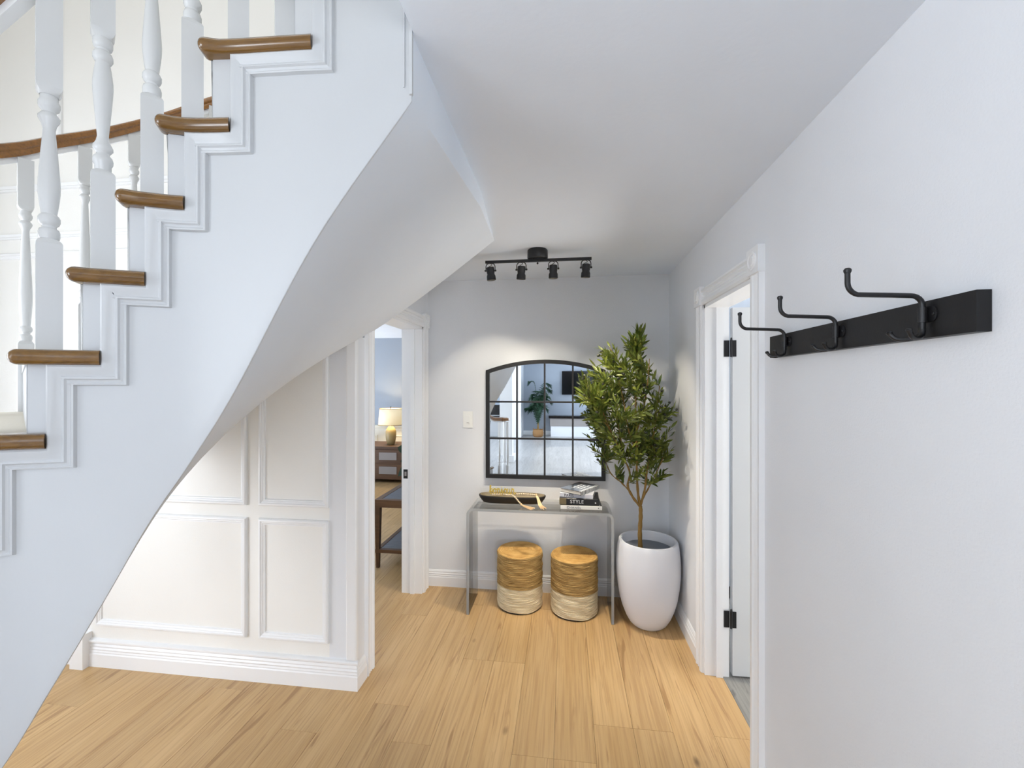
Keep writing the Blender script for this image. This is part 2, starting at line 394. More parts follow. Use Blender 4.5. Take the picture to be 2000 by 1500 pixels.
# right wall with door opening 1.88..2.50 , top 2.05
DY0, DY1, DZ = 1.872, 2.505, 2.055
def yz(u, v, w): return (w, u, v)
b = B()
box(b, XR, XR+.12, -1.3, DY0, 0, H); box(b, XR, XR+.12, DY1, YB+.12, 0, H); box(b, XR, XR+.12, DY0, DY1, DZ, H)
struct('wall_right', b, M['wall'])
b = B(); box(b, XR+.12, 3.75, -1.42, -1.3, 0, H); struct('wall_living_side', b, M['wall'])
b = B(); box(b, 2.9, 3.0, -1.3, 3.9, 0, H); box(b, .89, 3.0, 3.6, 3.7, 0, H); struct('wall_side_room', b, M['lounge'])
b = B(); box(b, XL-.15, XR+.12, YB, YB+.12, 0, H); struct('wall_back', b, M['wall'])
# left wall: short return then door opening, then stub
LY0, LY1, LZ = 2.335, 3.195, 2.055
b = B(); box(b, XL-.15, XL, YP+.0, LY0+.0, 0, 1.87); box(b, XL-.15, XL, LY1, YB, 0, LZ)
prism(b, [(2.43, LZ), (YB, LZ), (YB, H), (2.43, H)], yz, XL-.15, XL)
box(b, XL-.15, XL, LY0, 2.43, LZ, 2.2) if False else None
struct('wall_left', b, M['wall'])
# panelled wall under and behind the stairs, rising into the stairwell
b = B()
box(b, -3.75, XL-.15, YP, YP+.12, 0, 5.0)
def xz(u, v, w): return (u, w, v)
prism(b, [(XL-.15, 1.95), (-1.10, 1.95), (-.908, 2.10), (-.692, 2.26), (-.38, 2.46), (.2, 2.56), (.2, 5.0), (XL-.15, 5.0)], xz, YP, YP+.12)
stairwall = struct('wall_panelled', b, M['cream'])
b = B(); prism(b, [(-1.25, 2.06), (-1.12, 1.93), (-.908, 2.09), (-.692, 2.248), (-.435, 2.443), (-.409, 2.6), (-1.25, 2.6)], xz, 2.30, 2.395)
struct('wall_stair_fascia', b, M['wall'])
b = B(); box(b, .08, .2, -1.1, YP, H+.12, 5.0); struct('wall_stairwell_right', b, M['cream'])
b = B(); box(b, -3.75, .2, -1.07, -.95, H+.12, 5.0); struct('wall_stairwell_front', b, M['cream'])
# left outer wall with a tall entry glass and a wide window
def wall_open(axis_x, y0, y1, z1, opens, th):
    b = B(); ys = sorted(opens); cur = y0
    for (a, c, s, t) in ys:
        box(b, axis_x, axis_x+th, cur, a, 0, z1); box(b, axis_x, axis_x+th, a, c, 0, s); box(b, axis_x, axis_x+th, a, c, t, z1); cur = c
    box(b, axis_x, axis_x+th, cur, y1, 0, z1); return b
struct('wall_outer_left', wall_open(-3.75, -7.1, YP+.12, 5.0, [(-5.5, -1.8, .45, 2.25), (-.5, 1.1, .35, 2.3)], .12), M['cream'])
struct('wall_outer_right', wall_open(3.63, -7.1, -1.3, H, [(-5.4, -1.6, .35, 2.2)], .12), M['wall'])
b = B(); box(b, -3.75, 1.3, -7.1, -6.98, 0, H); box(b, 3.4, 3.75, -7.1, -6.98, 0, H); box(b, 1.3, 3.4, -7.1, -6.98, 2.15, H); struct('wall_living_far', b, M['lounge'])  # opening at the right added to let light into the hall
# lounge shell
b = B(); box(b, -6, 1.2, 7.35, 7.47, 0, H); box(b, -6, -5.88, 2.26, 7.4, 0, H); box(b, 1.1, 1.2, 3.45, 7.4, 0, H)
box(b, -5.9, -3.75, YP, YP+.12, 0, H)
struct('wall_lounge', b, M['lounge'])
b = B(); box(b, -6, 1.2, 7.32, 7.35, 0, .80); struct('trim_wainscot', b, M['blank'])
b = B()
prof = [(0, 0), (.02, 0), (.03, .02), (.018, .04), (.03, .06), (.035, .09), (0, .1)]
sweep(b, [(-6, 7.35), (1.2, 7.35)], prof, lambda u, v, h: (u, v, .78+h)); struct('trim_chair_rail', b, M['blank'])
b = B()
for xx in (-5.2, -4.2, -3.2, -2.2, -1.2): sweep(b, [(xx, .16), (xx, .70), (xx+.85, .70), (xx+.85, .16)], [(0, 0), (.004, .012), (.02, .014), (.028, 0)], lambda u, v, h: (u, 7.32-h, v), True)
struct('trim_wainscot_frames', b, M['blank'])
# window casings behind the camera
def window(n, x, y0, y1, z0, z1, side):
    root = tag(empty('window_%d' % n, (x, (y0+y1)/2, z0)), kind='structure')
    b = B(); w = .07
    for a in ((y0-w, y1+w, z1, z1+w), (y0-w, y1+w, z0-w, z0)): box(b, min(x, x+.02*side), max(x, x+.02*side), *a)
    for a in ((y0-w, y0, z0, z1), (y1, y1+w, z0, z1)): box(b, min(x, x+.02*side), max(x, x+.02*side), *a)
    done('window_frame', b, M['white'], root)
    n_ = max(2, round((y1-y0)/.9))
    for i in range(1, n_):
        b = B(); yy = y0+(y1-y0)*i/n_; box(b, x-side*.06, x-side*.03, yy-.02, yy+.02, z0, z1); done('mullion', b, M['white'], root)
window(1, 3.63, -5.4, -1.6, .35, 2.2, -1)
window(2, -3.63, -5.5, -1.8, .45, 2.25, 1)
window(3, -3.63, -.5, 1.1, .35, 2.3, 1)

# baseboards
BP = [(0, 0), (.016, 0), (.016, .072), (.012, .078), (.014, .084), (.011, .092), (.013, .100), (.008, .108), (.010, .116), (.004, .128), (0, .130)]
def baseboard(name, pts):
    b = B(); sweep(b, pts, [(o, h) for o, h in BP], lambda u, v, h: (u, v, h)); return struct(name, b, M['white'], 25)
baseboard('baseboard_back', [(XL+.002, YB), (XR, YB)])
baseboard('baseboard_right', [(XR, YB), (XR, DY1+.095)])
baseboard('baseboard_right', [(XR, DY0-.095), (XR, -1.3)])
baseboard('baseboard_left', [(-2.705, YP), (XL, YP), (XL, LY0-.10)])
b = B(); box(b, -2.79, -2.705, YP-.05, YP, 0, .195); struct('trim_plinth_block', b, M['white'], bevel=.006)
baseboard('baseboard_entry', [(-3.63, YP), (-2.79, YP)])
baseboard('baseboard_living', [(1.25, -6.98), (-3.6, -6.98)])
baseboard('baseboard_side_room', [(2.9, 3.6), (2.9, .0)])

# picture-frame mouldings on the panelled wall
FP = [(0, 0), (0, .010), (.006, .017), (.014, .018), (.019, .012), (.024, .0125), (.029, .008), (.034, .008), (.037, 0)]
def pframe(x0, x1, z0, z1):
    b = B(); sweep(b, [(x0, z0), (x0, z1), (x1, z1), (x1, z0)], FP, lambda u, v, h: (u, YP-h, v), True)
    done('picture_frame_moulding', b, M['white'], stairwall, 30)
pframe(-1.655, -1.251, .234, .887); pframe(-2.671, -1.726, .234, .887)
pframe(-1.655, -1.251, .955, 2.385); pframe(-2.671, -1.726, .955, 2.385); pframe(-3.6, -2.75, .955, 2.385)
pframe(-3.6, -2.9, 2.95, 4.6)
def rail_mould(z, x0=-3.63, x1=.08, hgt=.03, out=.014):
    b = B(); sweep(b, [(x0, YP), (x1, YP)], [(0, 0), (out, 0), (out, hgt*.35), (out*.6, hgt*.5), (out*.8, hgt), (0, hgt)], lambda u, v, h: (u, v, z+h))
    done('rail_moulding', b, M['white'], stairwall, 30)
rail_mould(2.465); rail_mould(2.745, hgt=.035)
# cap moulding over the baseboard and corner bead at the wall end
b = B(); sweep(b, [(-2.705, YP), (XL, YP), (XL, YP+.002)], [(0, 0), (.006, 0), (.018, .012), (.018, .020), (.008, .028), (0, .030)], lambda u, v, h: (u, v, .128+h))
done('cap_moulding', b, M['white'], stairwall, 30)
b = B(); prism(b, [(-1.152, YP+.001), (-1.152, YP-.008), (-1.144, YP-.012), (-1.100, YP-.012), (-1.094, YP-.006), (-1.094, YP+.012), (-1.0995, YP+.014), (-1.0995, YP+.001)], lambda u, v, w: (u, v, w), .158, 1.93)
done('corner_bead', b, M['white'], stairwall, bevel=.003)

# ---------------------------------------------------------------- door casings
CP = [(0, 0), (0, .012), (.012, .019), (.026, .019), (.032, .012), (.040, .016), (.050, .012), (.060, .017), (.070, .012), (.080, .020), (.090, .020), (.095, 0)]
def casing_leg(root, x, sgn, ya, yb, z1):
    """fluted casing leg on plane X=x protruding sgn, inner edge ya, outer edge yb"""
    b = B(); d = 1 if yb > ya else -1; w = abs(yb-ya)
    pts = [(ya+d*o*w/.095, x+sgn*h) for o, h in CP]
    prism(b, pts, lambda u, v, q: (v, u, q), 0, z1)
    return done('casing', b, M['white'], root, 25)
def casing_head(root, x, sgn, y0, y1, z0):
    b = B(); prism(b, [(z0+o*.95, x+sgn*h) for o, h in CP], lambda u, v, q: (v, q, u), y0, y1); done('head_casing', b, M['white'], root, 25)
def corner_block(root, x, sgn, y0, y1, z0):
    b = B(); box(b, min(x, x+sgn*.027), max(x, x+sgn*.027), y0, y1, z0, z0+.105)
    o = done('corner_block', b, M['white'], root, bevel=.004)
    b = B(); c = ((y0+y1)/2, z0+.0525)
    rot = Matrix.Translation((x+sgn*.026, c[0], c[1])) @ Matrix.Rotation(PI/2*sgn, 4, 'Y')
    lathe(b, [(.038, 0), (.038, .004), (.032, .006), (.028, .002), (.022, .002), (.018, .007), (.008, .009)], n=20, mt=rot)
    done('rosette', b, M['white'], o, 30)
d1 = tag(empty('door_1', (XL, (LY0+LY1)/2, 0)), kind='structure')
casing_leg(d1, XL, 1, LY0, LY0-.098, LZ); casing_leg(d1, XL, 1, LY1, LY1+.095, LZ); casing_head(d1, XL, 1, LY0, LY1, LZ)
corner_block(d1, XL, 1, LY1-.004, LY1+.101, LZ); corner_block(d1, XL, 1, LY0-.101, LY0+.004, LZ)
for y0, y1 in ((LY0, LY0+.018), (LY1-.018, LY1)):
    b = B(); box(b, XL-.16, XL+.002, y0, y1, 0, LZ); done('jamb', b, M['white'], d1)
b = B(); box(b, XL-.16, XL+.002, LY0, LY1, LZ-.018, LZ); done('head_jamb', b, M['white'], d1)
b = B(); box(b, XL-.09, XL-.055, LY1-.030, LY1-.018, 0, LZ-.018); done('door_stop', b, M['white'], d1)
b = B(); box(b, XL-.145, XL-.112, LY1-.021, LY1-.0175, .885, .955); pl = done('strike_plate', b, M['black'], d1, bevel=.001)
pl['label'] = 'black strike plate in the jamb'
b = B(); box(b, XL-.136, XL-.120, LY1-.0225, LY1-.0205, .905, .937); done('latch_hole', b, M['taupe'], pl)

d2 = tag(empty('door_2', (XR, (DY0+DY1)/2, 0)), kind='structure')
casing_leg(d2, XR, -1, DY1, DY1+.095, DZ); casing_leg(d2, XR, -1, DY0, DY0-.100, DZ); casing_head(d2, XR, -1, DY0, DY1, DZ)
corner_block(d2, XR, -1, DY1-.004, DY1+.101, DZ); corner_block(d2, XR, -1, DY0-.104, DY0+.004, DZ-.0)
for y0, y1 in ((DY0, DY0+.018), (DY1-.018, DY1)):
    b = B(); box(b, XR-.002, XR+.125, y0, y1, 0, DZ); done('jamb', b, M['white'], d2)
b = B(); box(b, XR-.002, XR+.125, DY0, DY1, DZ-.018, DZ); done('head_jamb', b, M['white'], d2)
b = B(); box(b, XR+.055, XR+.090, DY1-.030, DY1-.018, 0, DZ-.018); done('door_stop', b, M['white'], d2)
# leaf swung open into the side room, hinged on the far jamb
LX = XR+.142; LYf = DY1-.018
b = B(); box(b, LX, LX+.60, LYf-.005, LYf+.03, .012, 2.035)
leaf = done('door_leaf', b, M['leafp'], d2, bevel=.002)
for (z0, z1) in ((.2, .9), (1.05, 1.85)):
    b = B(); sweep(b, [(LX+.11, z0), (LX+.11, z1), (LX+.49, z1), (LX+.49, z0)], [(0, 0), (.004, .005), (.02, .006), (.028, 0)], lambda u, v, h: (u, LYf-.005-h, v), True)
    done('door_panel', b, M['leafp'], leaf, 30)
for zc in (.32, 1.81, ):
    b = B(); box(b, XR+.098, XR+.126, LYf-.004, LYf, zc-.045, zc+.045)
    hg = done('hinge', b, M['black'], d2, bevel=.0015); hg['label'] = 'black door hinge'
    b = B(); lathe(b, [(.0065, -.047), (.0065, .047)], (XR+.133, LYf-.009, zc), 12); lathe(b, [(.004, .047), (.005, .05), (.0045, .056), (.002, .06)], (XR+.133, LYf-.009, zc), 10)
    done('hinge_pin', b, M['black'], hg, 40)
    b = B(); box(b, XR+.138, XR+.160, LYf-.009, LYf-.0055, zc-.045, zc+.045); done('hinge_leaf', b, M['black'], hg, bevel=.001)
b = B(); lathe(b, [(.011, 0), (.011, .03), (.026, .045), (.028, .06), (.018, .07)], n=20, mt=Matrix.Translation((LX+.54, LYf-.005, .95)) @ Matrix.Rotation(PI/2, 4, 'X'))
done('knob', b, M['black'], leaf, 40)

# ---------------------------------------------------------------- staircase
IN = {-7: (-1.25, -.66), -6: (-1.35, -.42), -5: (-1.41, -.17), -4: (-1.44, .07), -3: (-1.445, .30), -2: (-1.42, .50), -1: (-1.345, .665),
      0: (-1.242, .776), 1: (-1.145, .823), 2: (-1.056, .862), 3: (-.981, .898), 4: (-.905, .929), 5: (-.794, .943), 6: (-.593, .954), 7: (-.361, .972)}
OUT = {-7: (-2.25, -.70), -6: (-2.30, -.42), -5: (-2.33, -.12), -4: (-2.35, .18), -3: (-2.36, .46), -2: (-2.34, .75), -1: (-2.26, 1.02),
       0: (-2.19, 1.27), 1: (-2.167, 1.462), 2: (-2.14, 1.65), 3: (-2.12, 1.84), 4: (-2.08, 2.07), 5: (-1.90, 2.12), 6: (-1.43, 2.13), 7: (-.95, 2.13)}
def TZ(k): return 1.505+.186*(k-1) if k >= 0 else 1.319*(k+7)/7.0    # top of tread k (tread k lies between riser k-1 and riser k)
TT = .034
def cat(D, s):
    i = max(-7, min(6, math.floor(s))); t = s-i
    g = lambda k: Vector(D[k]) if -7 <= k <= 7 else (Vector(D[-7])*2-Vector(D[-6]) if k < -7 else Vector(D[7])*2-Vector(D[6]))
    a, b_, c, d = g(i-1), g(i), g(i+1), g(i+2)
    return .5*((2*b_)+(c-a)*t+(2*a-5*b_+4*c-d)*t*t+(3*b_-a-3*c+d)*t**3)
def incv(s): return cat(IN, s)
def nrm(s):
    d = incv(min(7, s+.05))-incv(max(-7, s-.05)); d.normalize(); return Vector((d.y, -d.x))     # towards the camera side
def outcv(s):
    i = max(-7, min(6, math.floor(s))); t = s-i; return Vector(OUT[i]).lerp(Vector(OUT[i+1]), t)
SI = [(-7, .02), (-4, .02), (-3, .2), (-2, .38), (-1, .56), (0, .739), (1, .932), (2, 1.117), (3, 1.283), (4, 1.42), (4.35, 1.50), (5, 1.600), (5.35, 1.70), (6, 1.958), (7, 2.282)]
def interp(T, s):
    for (a, va), (b_, vb) in zip(T, T[1:]):
        if s <= b_: t = (s-a)/(b_-a) if b_ > a else 0; t = max(0, t); return va+(vb-va)*t
    return T[-1][1]
def crom(T, s):
    """smooth cubic through (s, value) pairs"""
    n = len(T)
    for i in range(n-1):
        if s <= T[i+1][0] or i == n-2:
            x0, y0 = T[i]; x1, y1 = T[i+1]; h_ = x1-x0; t = max(0, min(1, (s-x0)/h_))
            m0 = (y1-T[i-1][1])/(x1-T[i-1][0]) if i > 0 else (y1-y0)/h_
            m1 = (T[i+2][1]-y0)/(T[i+2][0]-x0) if i < n-2 else (y1-y0)/h_
            return (2*t**3-3*t*t+1)*y0+(t**3-2*t*t+t)*h_*m0+(-2*t**3+3*t*t)*y1+(t**3-t*t)*h_*m1
SI = [q for q in SI if q[0] not in (4.35, 5.35)]
def sz(s): return crom(SI, s)
SO = [(-7, (-2.3, -.7, .02)), (-4, (-2.36, .18, .02)), (-3, (-2.37, .46, .22)), (-2, (-2.35, .75, .44)), (-1, (-2.28, 1.02, .66)), (0, (-2.24, 1.30, .88)), (1, (-2.2, 1.6, 1.1)),
      (2, (-2.10, 2.16, 1.345)), (2.7, (-1.89, 2.16, 1.476)), (3.5, (-1.63, 2.17, 1.613)), (4.4, (-1.27, 2.20, 1.792)), (4.9, (-1.12, 2.33, 1.903)), (5.6, (-.908, 2.395, 2.065)), (6.2, (-.692, 2.41, 2.223)), (7, (-.409, 2.428, 2.44))]
def so(s):
    return Vector([crom([(q[0], q[1][i]) for q in SO], s) for i in range(3)])
def sr(j): return {-7: -7, 1: .58, 2: 1.57, 3: 2.55, 4: 3.49, 5: 4.58, 6: 5.77, 7: 7}.get(j, j-.43)      # where riser j meets the stringer face
stair = empty('staircase', (-1.25, -.66, 0), 'white curved staircase with varnished brown treads and turned balusters, overhead on the left', 'staircase')

# inner stringer: face, rounded lower edge
NS = 12
b = B(); prev = None
svals = []
for j in range(-7, 7):
    a_, c_ = (-7 if j == -7 else sr(j)), (7 if j == 6 else sr(j+1))
    for q in range(NS+1): svals.append((a_+(c_-a_)*q/NS, j+1))
rings = []
for s, k in svals:
    p = incv(s); n = nrm(s); zt = (TZ(k)-TT if k > -7 else .1); zb = min(sz(s), zt-.05)
    rows = [(p+n*0, zt), (p+n*0, zb+.06), (p+n*0, zb+.005), (p-n*.0006, zb+.002), (p-n*.0018, zb+.0006), (p-n*.004, zb)]
    rings.append(([b.verts.new((v.x, v.y, z)) for v, z in rows], [b.verts.new((p.x-n.x*.03, p.y-n.y*.03, z)) for z in (zt, zb+.02)], k))
for (a, ab, ka), (c, cb, kc) in zip(rings, rings[1:]):
    if ka != kc: continue
    for i in range(5): b.faces.new([a[i], c[i], c[i+1], a[i+1]])
    b.faces.new([a[0], ab[0], cb[0], c[0]]); b.faces.new([ab[0], ab[1], cb[1], cb[0]]); b.faces.new([a[5], c[5], cb[1], ab[1]])
bmesh.ops.remove_doubles(b, verts=b.verts, dist=.0004)
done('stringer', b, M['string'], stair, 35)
# stub above the last full tread up to the upper floor
b = B()
pts = [incv(6+q/NS) for q in range(NS+1)]
for (a, c, s) in zip(pts, pts[1:], range(NS)):
    n = nrm(6+s/NS)
    lo, hi = TZ(7)-TT-.002, 2.9
    if False: pass
b.free()
# soffit
b = B(); ST = 14; rows = []
s = -4.0; ss = []
while s < 7.0001: ss.append(min(s, 7)); s += .2
for s in ss:
    p = incv(s)-nrm(s)*(.0038 if s < 6.95 else .002); zi = sz(s); a = Vector((p.x, p.y, zi)); o = so(s)
    row = []
    for i in range(ST+1):
        t = i/ST; v = a.lerp(o, t); row.append(b.verts.new(v))
    if s > 6.95:
        for v in row: v.co.x = -.361 if v.co.y < 1.8 else -.361-.048*(v.co.y-1.8)/.628
    rows.append(row)
for r0, r1 in zip(rows, rows[1:]):
    for i in range(ST): b.faces.new([r0[i], r0[i+1], r1[i+1], r1[i]])
# end face below the landing edge
last = rows[-1]; top = [b.verts.new((v.co.x+.001, v.co.y, H+.004)) for v in last]
for i in range(ST):
    b.faces.new([last[i], last[i+1], top[i+1], top[i]])
sf = done('soffit', b, M['soffit'], stair, 40)
# end trim of the stringer (vertical bead at the landing edge)
b = B(); p = incv(7)
box(b, p.x-.004, p.x+.003, p.y-.006, p.y+.002, 2.296, 2.9)
done('end_bead', b, M['string'], stair, bevel=.0012)
b = B(); box(b, p.x-.0195, p.x-.016, p.y-.0045, p.y+.002, 2.315, 2.9); done('end_bead', b, M['string'], stair, bevel=.001)
# body of the flight (closes the volume behind the risers), outer skirt
b = B()
for j in range(-6, 7):
    for q in range(6):
        s0, s1 = j-1+q/6, j-1+(q+1)/6
        a, c = outcv(max(-7, s0)), outcv(max(-7, s1)); z = TZ(j)-TT
        za, zc = so(max(-7, s0)).z, so(max(-7, s1)).z
        if s1 > 4: continue
        v = [b.verts.new(t_) for t_ in [(a.x, a.y, max(0, za-.01)), (c.x, c.y, max(0, zc-.01)), (c.x, c.y, z), (a.x, a.y, z)]]; b.faces.new(v)
osk = done('outer_skirt', b, M['string'], stair)
md = osk.modifiers.new('thick', 'SOLIDIFY'); md.thickness = .02
# treads: painted body with a varnished bullnosed end cap on the inner side
def fwd_of(j):
    a, o = incv(sr(j)), Vector(outcv(j)); d = (o-a).normalized(); f_ = Vector((d.y, -d.x))
    ref = incv(max(-7, sr(j)-.5))-incv(min(7, sr(j)+.3))
    return (-f_ if f_.dot(ref) < 0 else f_), d
CAPW = .048
def tread(k):
    z1 = TZ(k); z0 = z1-TT; f0, d0 = fwd_of(k-1); f1, d1 = fwd_of(k)
    A0, A1 = incv(sr(k-1)), incv(sr(k)); O0, O1 = Vector(outcv(k-1)), Vector(outcv(k))
    b = B(); q = [A0+d0*(0.004)+f0*.004, O0+f0*.004, O1, A1+d1*(0.004)]
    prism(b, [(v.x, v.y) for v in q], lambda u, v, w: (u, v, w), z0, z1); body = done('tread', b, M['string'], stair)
    body.data.materials.append(M['treadpaint'])
    for p_ in body.data.polygons:
        if p_.normal.z > .9: p_.material_index = 1
    b = B(); n_ = 5; inner = []
    for q_ in range(n_+1):
        s_ = sr(k-1)+(min(7, k)-sr(k-1))*q_/n_; inner.append(incv(s_)+nrm(s_)*.030)
    A1 = incv(min(7, k)); inner[-1] = A1+nrm(min(7, k))*.030+((inner[-2]-inner[-1]).normalized())*-.004
    poly = [A0+d0*.014+f0*.018, inner[0]+f0*.018]+inner[1:]+[A1+d1*.045]
    lo = [b.verts.new((p.x, p.y, z0)) for p in poly]; hi = [b.verts.new((p.x, p.y, z1+.0006)) for p in poly]
    n = len(poly); b.faces.new(lo[::-1]); b.faces.new(hi)
    for i in range(n): b.faces.new([lo[i], lo[(i+1) % n], hi[(i+1) % n], hi[i]])
    es = [e for e in b.edges if set(e.verts) == {lo[1], hi[1]}]
    for R_ in (lo, hi):
        for i in range(n-2): e = b.edges.get((R_[i], R_[i+1])); es.append(e)
    bmesh.ops.recalc_face_normals(b, faces=b.faces)
    bmesh.ops.bevel(b, geom=es, offset=.0162, segments=5, profile=.5, affect='EDGES', clamp_overlap=True)
    o = done('end_cap', b, M['tread'], body, 50); o['label'] = 'varnished brown end cap'
for k in range(-6, 8): tread(k)
# risers
for j in range(-7, 7):
    a, o = incv(sr(j)), Vector(outcv(j)); fwd, d = fwd_of(j); a = a+d*.004
    z0 = TZ(j)-.002 if j > -7 else 0; z1 = TZ(j+1)-TT
    b = B(); q = [a+fwd*.001, o+fwd*.001, o-fwd*.018, a-fwd*.018]
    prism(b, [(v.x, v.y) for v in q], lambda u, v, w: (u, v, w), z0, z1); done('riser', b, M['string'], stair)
# last riser to upper floor + upper floor edge
b = B(); a = incv(7); box(b, a.x-.0, a.x+.5, a.y, 2.14, TZ(7)-.15, 2.80); done('landing_edge', b, M['string'], stair)
# stepped moulding on the stringer face
tabS = [-1.6+i*.02 for i in range(int(8.6/.02)+1)]
tabP = [incv(min(7, s)) for s in tabS]; tabU = [0.0]
for a, c in zip(tabP, tabP[1:]): tabU.append(tabU[-1]+(c-a).length)
def u_of(s):
    i = min(len(tabS)-1, max(0, round((s+1.6)/.02))); return tabU[i]
def s_of(u):
    if u <= 0: return tabS[0]
    for i in range(1, len(tabU)):
        if u <= tabU[i]: t = (u-tabU[i-1])/max(1e-9, tabU[i]-tabU[i-1]); return tabS[i-1]+(tabS[i]-tabS[i-1])*t
    return 7
def fmap(u, v, h):
    s = s_of(u); p = incv(s)+nrm(s)*h; return (p.x, p.y, v)
SP = [(-.001, 0), (-.001, .016), (.004, .020), (.010, .019), (.016, .015), (.024, .0125), (.027, .0145), (.030, .0145), (.033, .010), (.038, .008), (.041, .010), (.044, .009), (.046, 0)]
path = []
for j in range(-1, 8):
    zb = TZ(j)-TT
    ua, ub = u_of(j-1), u_of(min(j, 6.98))
    m_ = max(2, int((ub-ua)/.02))
    if j == -1: ua = u_of(-1.5)
    for q in range(m_+1):
        uu = ua+(ub-ua)*q/m_
        path.append((uu, zb))
# insert mitre-friendly corners (path already turns 90 deg at each riser)
b = B()
def clean(pts):
    out = [pts[0]]
    for p in pts[1:]:
        if math.hypot(p[0]-out[-1][0], p[1]-out[-1][1]) > 1e-4: out.append(p)
    return out
# riser tops go up to underside of the next tread
sweep(b, clean(path), SP, fmap)
done('stepped_moulding', b, M['string'], stair, 30)

# balusters
def baluster(x, y, z, ang, base, turned, total, w=.044, name='baluster', flip=False):
    b = B(); hw = w/2; rt = Matrix.Translation((x, y, z)) @ Matrix.Rotation(ang, 4, 'Z')
    box(b, -hw, hw, -hw, hw, 0, base, rt); box(b, -hw, hw, -hw, hw, base+turned, total, rt)
    r = .0175
    # scooped shoulders: lathe that meets the block
    def sq(z0, z1, up):
        n = 32; R_ = []
        for i in range(7):
            t = i/6; row = []
            for k in range(n):
                a = 2*PI*k/n; sqr = hw/max(abs(math.cos(a)), abs(math.sin(a))); rr = sqr*(1-t)+.0165*t
                zz = z0+(z1-z0)*t if False else (z0+(z1-z0)*(t**.6))
                # corner drops further along the block: scooped look
                row.append(b.verts.new(rt @ Vector((rr*math.cos(a), rr*math.sin(a), zz))))
            R_.append(row)
        for a_, c_ in zip(R_, R_[1:]):
            for k in range(n): b.faces.new([a_[k], a_[(k+1) % n], c_[(k+1) % n], c_[k]])
    sq(base, base+.014, 1); sq(base+turned, base+turned-.018, -1)
    T = turned; z0 = base+.012
    P_ = [(.0155, 0), (.0175, .004), (.0185, .010), (.0185, .018), (.0165, .025), (.0125, .028), (.0125, .033), (.0165, .037), (.0188, .044), (.0188, .052), (.016, .058), (.0135, .061)]
    z2 = T-.012
    bulb0 = .064; neck = T-.115
    for i in range(13):
        t = i/12
        rr = .0135+.0062*math.sin(min(1, t*2.6)*PI*.5)-.009*(max(0, t-.28)/.72)**1.15
        P_.append((rr, bulb0+(neck-bulb0)*t))
    P_ += [(.0105, neck+.006), (.013, neck+.018), (.0185, neck+.030), (.0188, neck+.036), (.015, neck+.042), (.012, neck+.046), (.0125, neck+.050), (.017, neck+.055), (.019, neck+.063), (.0185, neck+.070), (.0155, neck+.076), (.0155, z2-.002)]
    P_ = [(r_*1.02, z_+z0) for r_, z_ in P_ if z_ <= z2]
    if flip: P_ = [(r_, 2*base+T-z_) for r_, z_ in P_][::-1]
    vs = lathe(b, P_, n=22, mt=rt)
    return done(name, b, M['balus'], stair, 38)
def radial(s):
    a, o = incv(s), outcv(s); d = (o-a).normalized(); return math.atan2(d.y, d.x), d
NB = {2: (96, 1.02), 3: (201, 1.048), 4: (297, 1.066), 5: (376, 1.068), 6: (466, 1.062)}
def camxy(px, D):
    u = (px-1000)/835; c_, s_ = math.cos(YAW), math.sin(YAW); return ((-s_+u*c_)*D, (c_+u*s_)*D)
near = {}
near = {-6: (-1.375, -.47), -5: (-1.435, -.24), -4: (-1.47, .0), -3: (-1.48, .22), -2: (-1.465, .43), -1: (-1.41, .60), 0: (-1.325, .735), 1: camxy(-66, .965), 7: (-.45, 1.0)}
for k, (px, D) in NB.items(): near[k] = camxy(px, D)
for k in sorted(near):
    x_, y_ = near[k]; a_, _ = radial(max(-6.9, min(6.9, k-.6)))
    tot = .885 if k > 1 else .84
    baluster(x_, y_, TZ(k), a_, .255 if k != 3 else .245, .372 if k % 2 == 0 or k < 2 else .352, tot, flip=(k % 4 == 3))
# a second baluster on the long winder tread
x_, y_ = camxy(556, 1.075); baluster(x_, y_, TZ(6), radial(5.8)[0], .30, .372, .93)
# outer balusters
OB = [(-3, -2.31, .40), (-2, -2.295, .62), (-1, -2.24, .86), (0, -2.17, 1.10), (0, -2.155, 1.22)]
for px, D, k in ((50, 1.72, 1), (166, 1.90, 2), (262, 2.07, 3), (345, 2.2, 4), (418, 2.27, 5)):
    x_, y_ = camxy(px, D); OB.append((k, x_, y_))
RO = [(-2.31, .45, 1.93), (-2.27, .80, 2.18), (-2.215, 1.12, 2.39)]
for px, D, zt in ((0, 1.66, 2.549), (107, 1.82, 2.675), (210, 1.99, 2.812), (331, 2.19, 3.01), (425, 2.31, 3.17)):
    x_, y_ = camxy(px, D); RO.append((x_, y_, zt))
def railz(x_, y_): return min(smoothpath(RO, 12), key=lambda r: (r[0]-x_)**2+(r[1]-y_)**2)[2]
for k, x_, y_ in OB:
    a_, _ = radial(max(-6.9, k-.5)); zb = TZ(k) if k >= 1 else TZ(k)
    top = railz(x_, y_)-.08-zb
    if top < .5: continue
    tb = max(.3, min(.552, top-.40)); baluster(x_, y_, zb, a_, max(.15, min(.27, top-tb-.10)), tb, top)
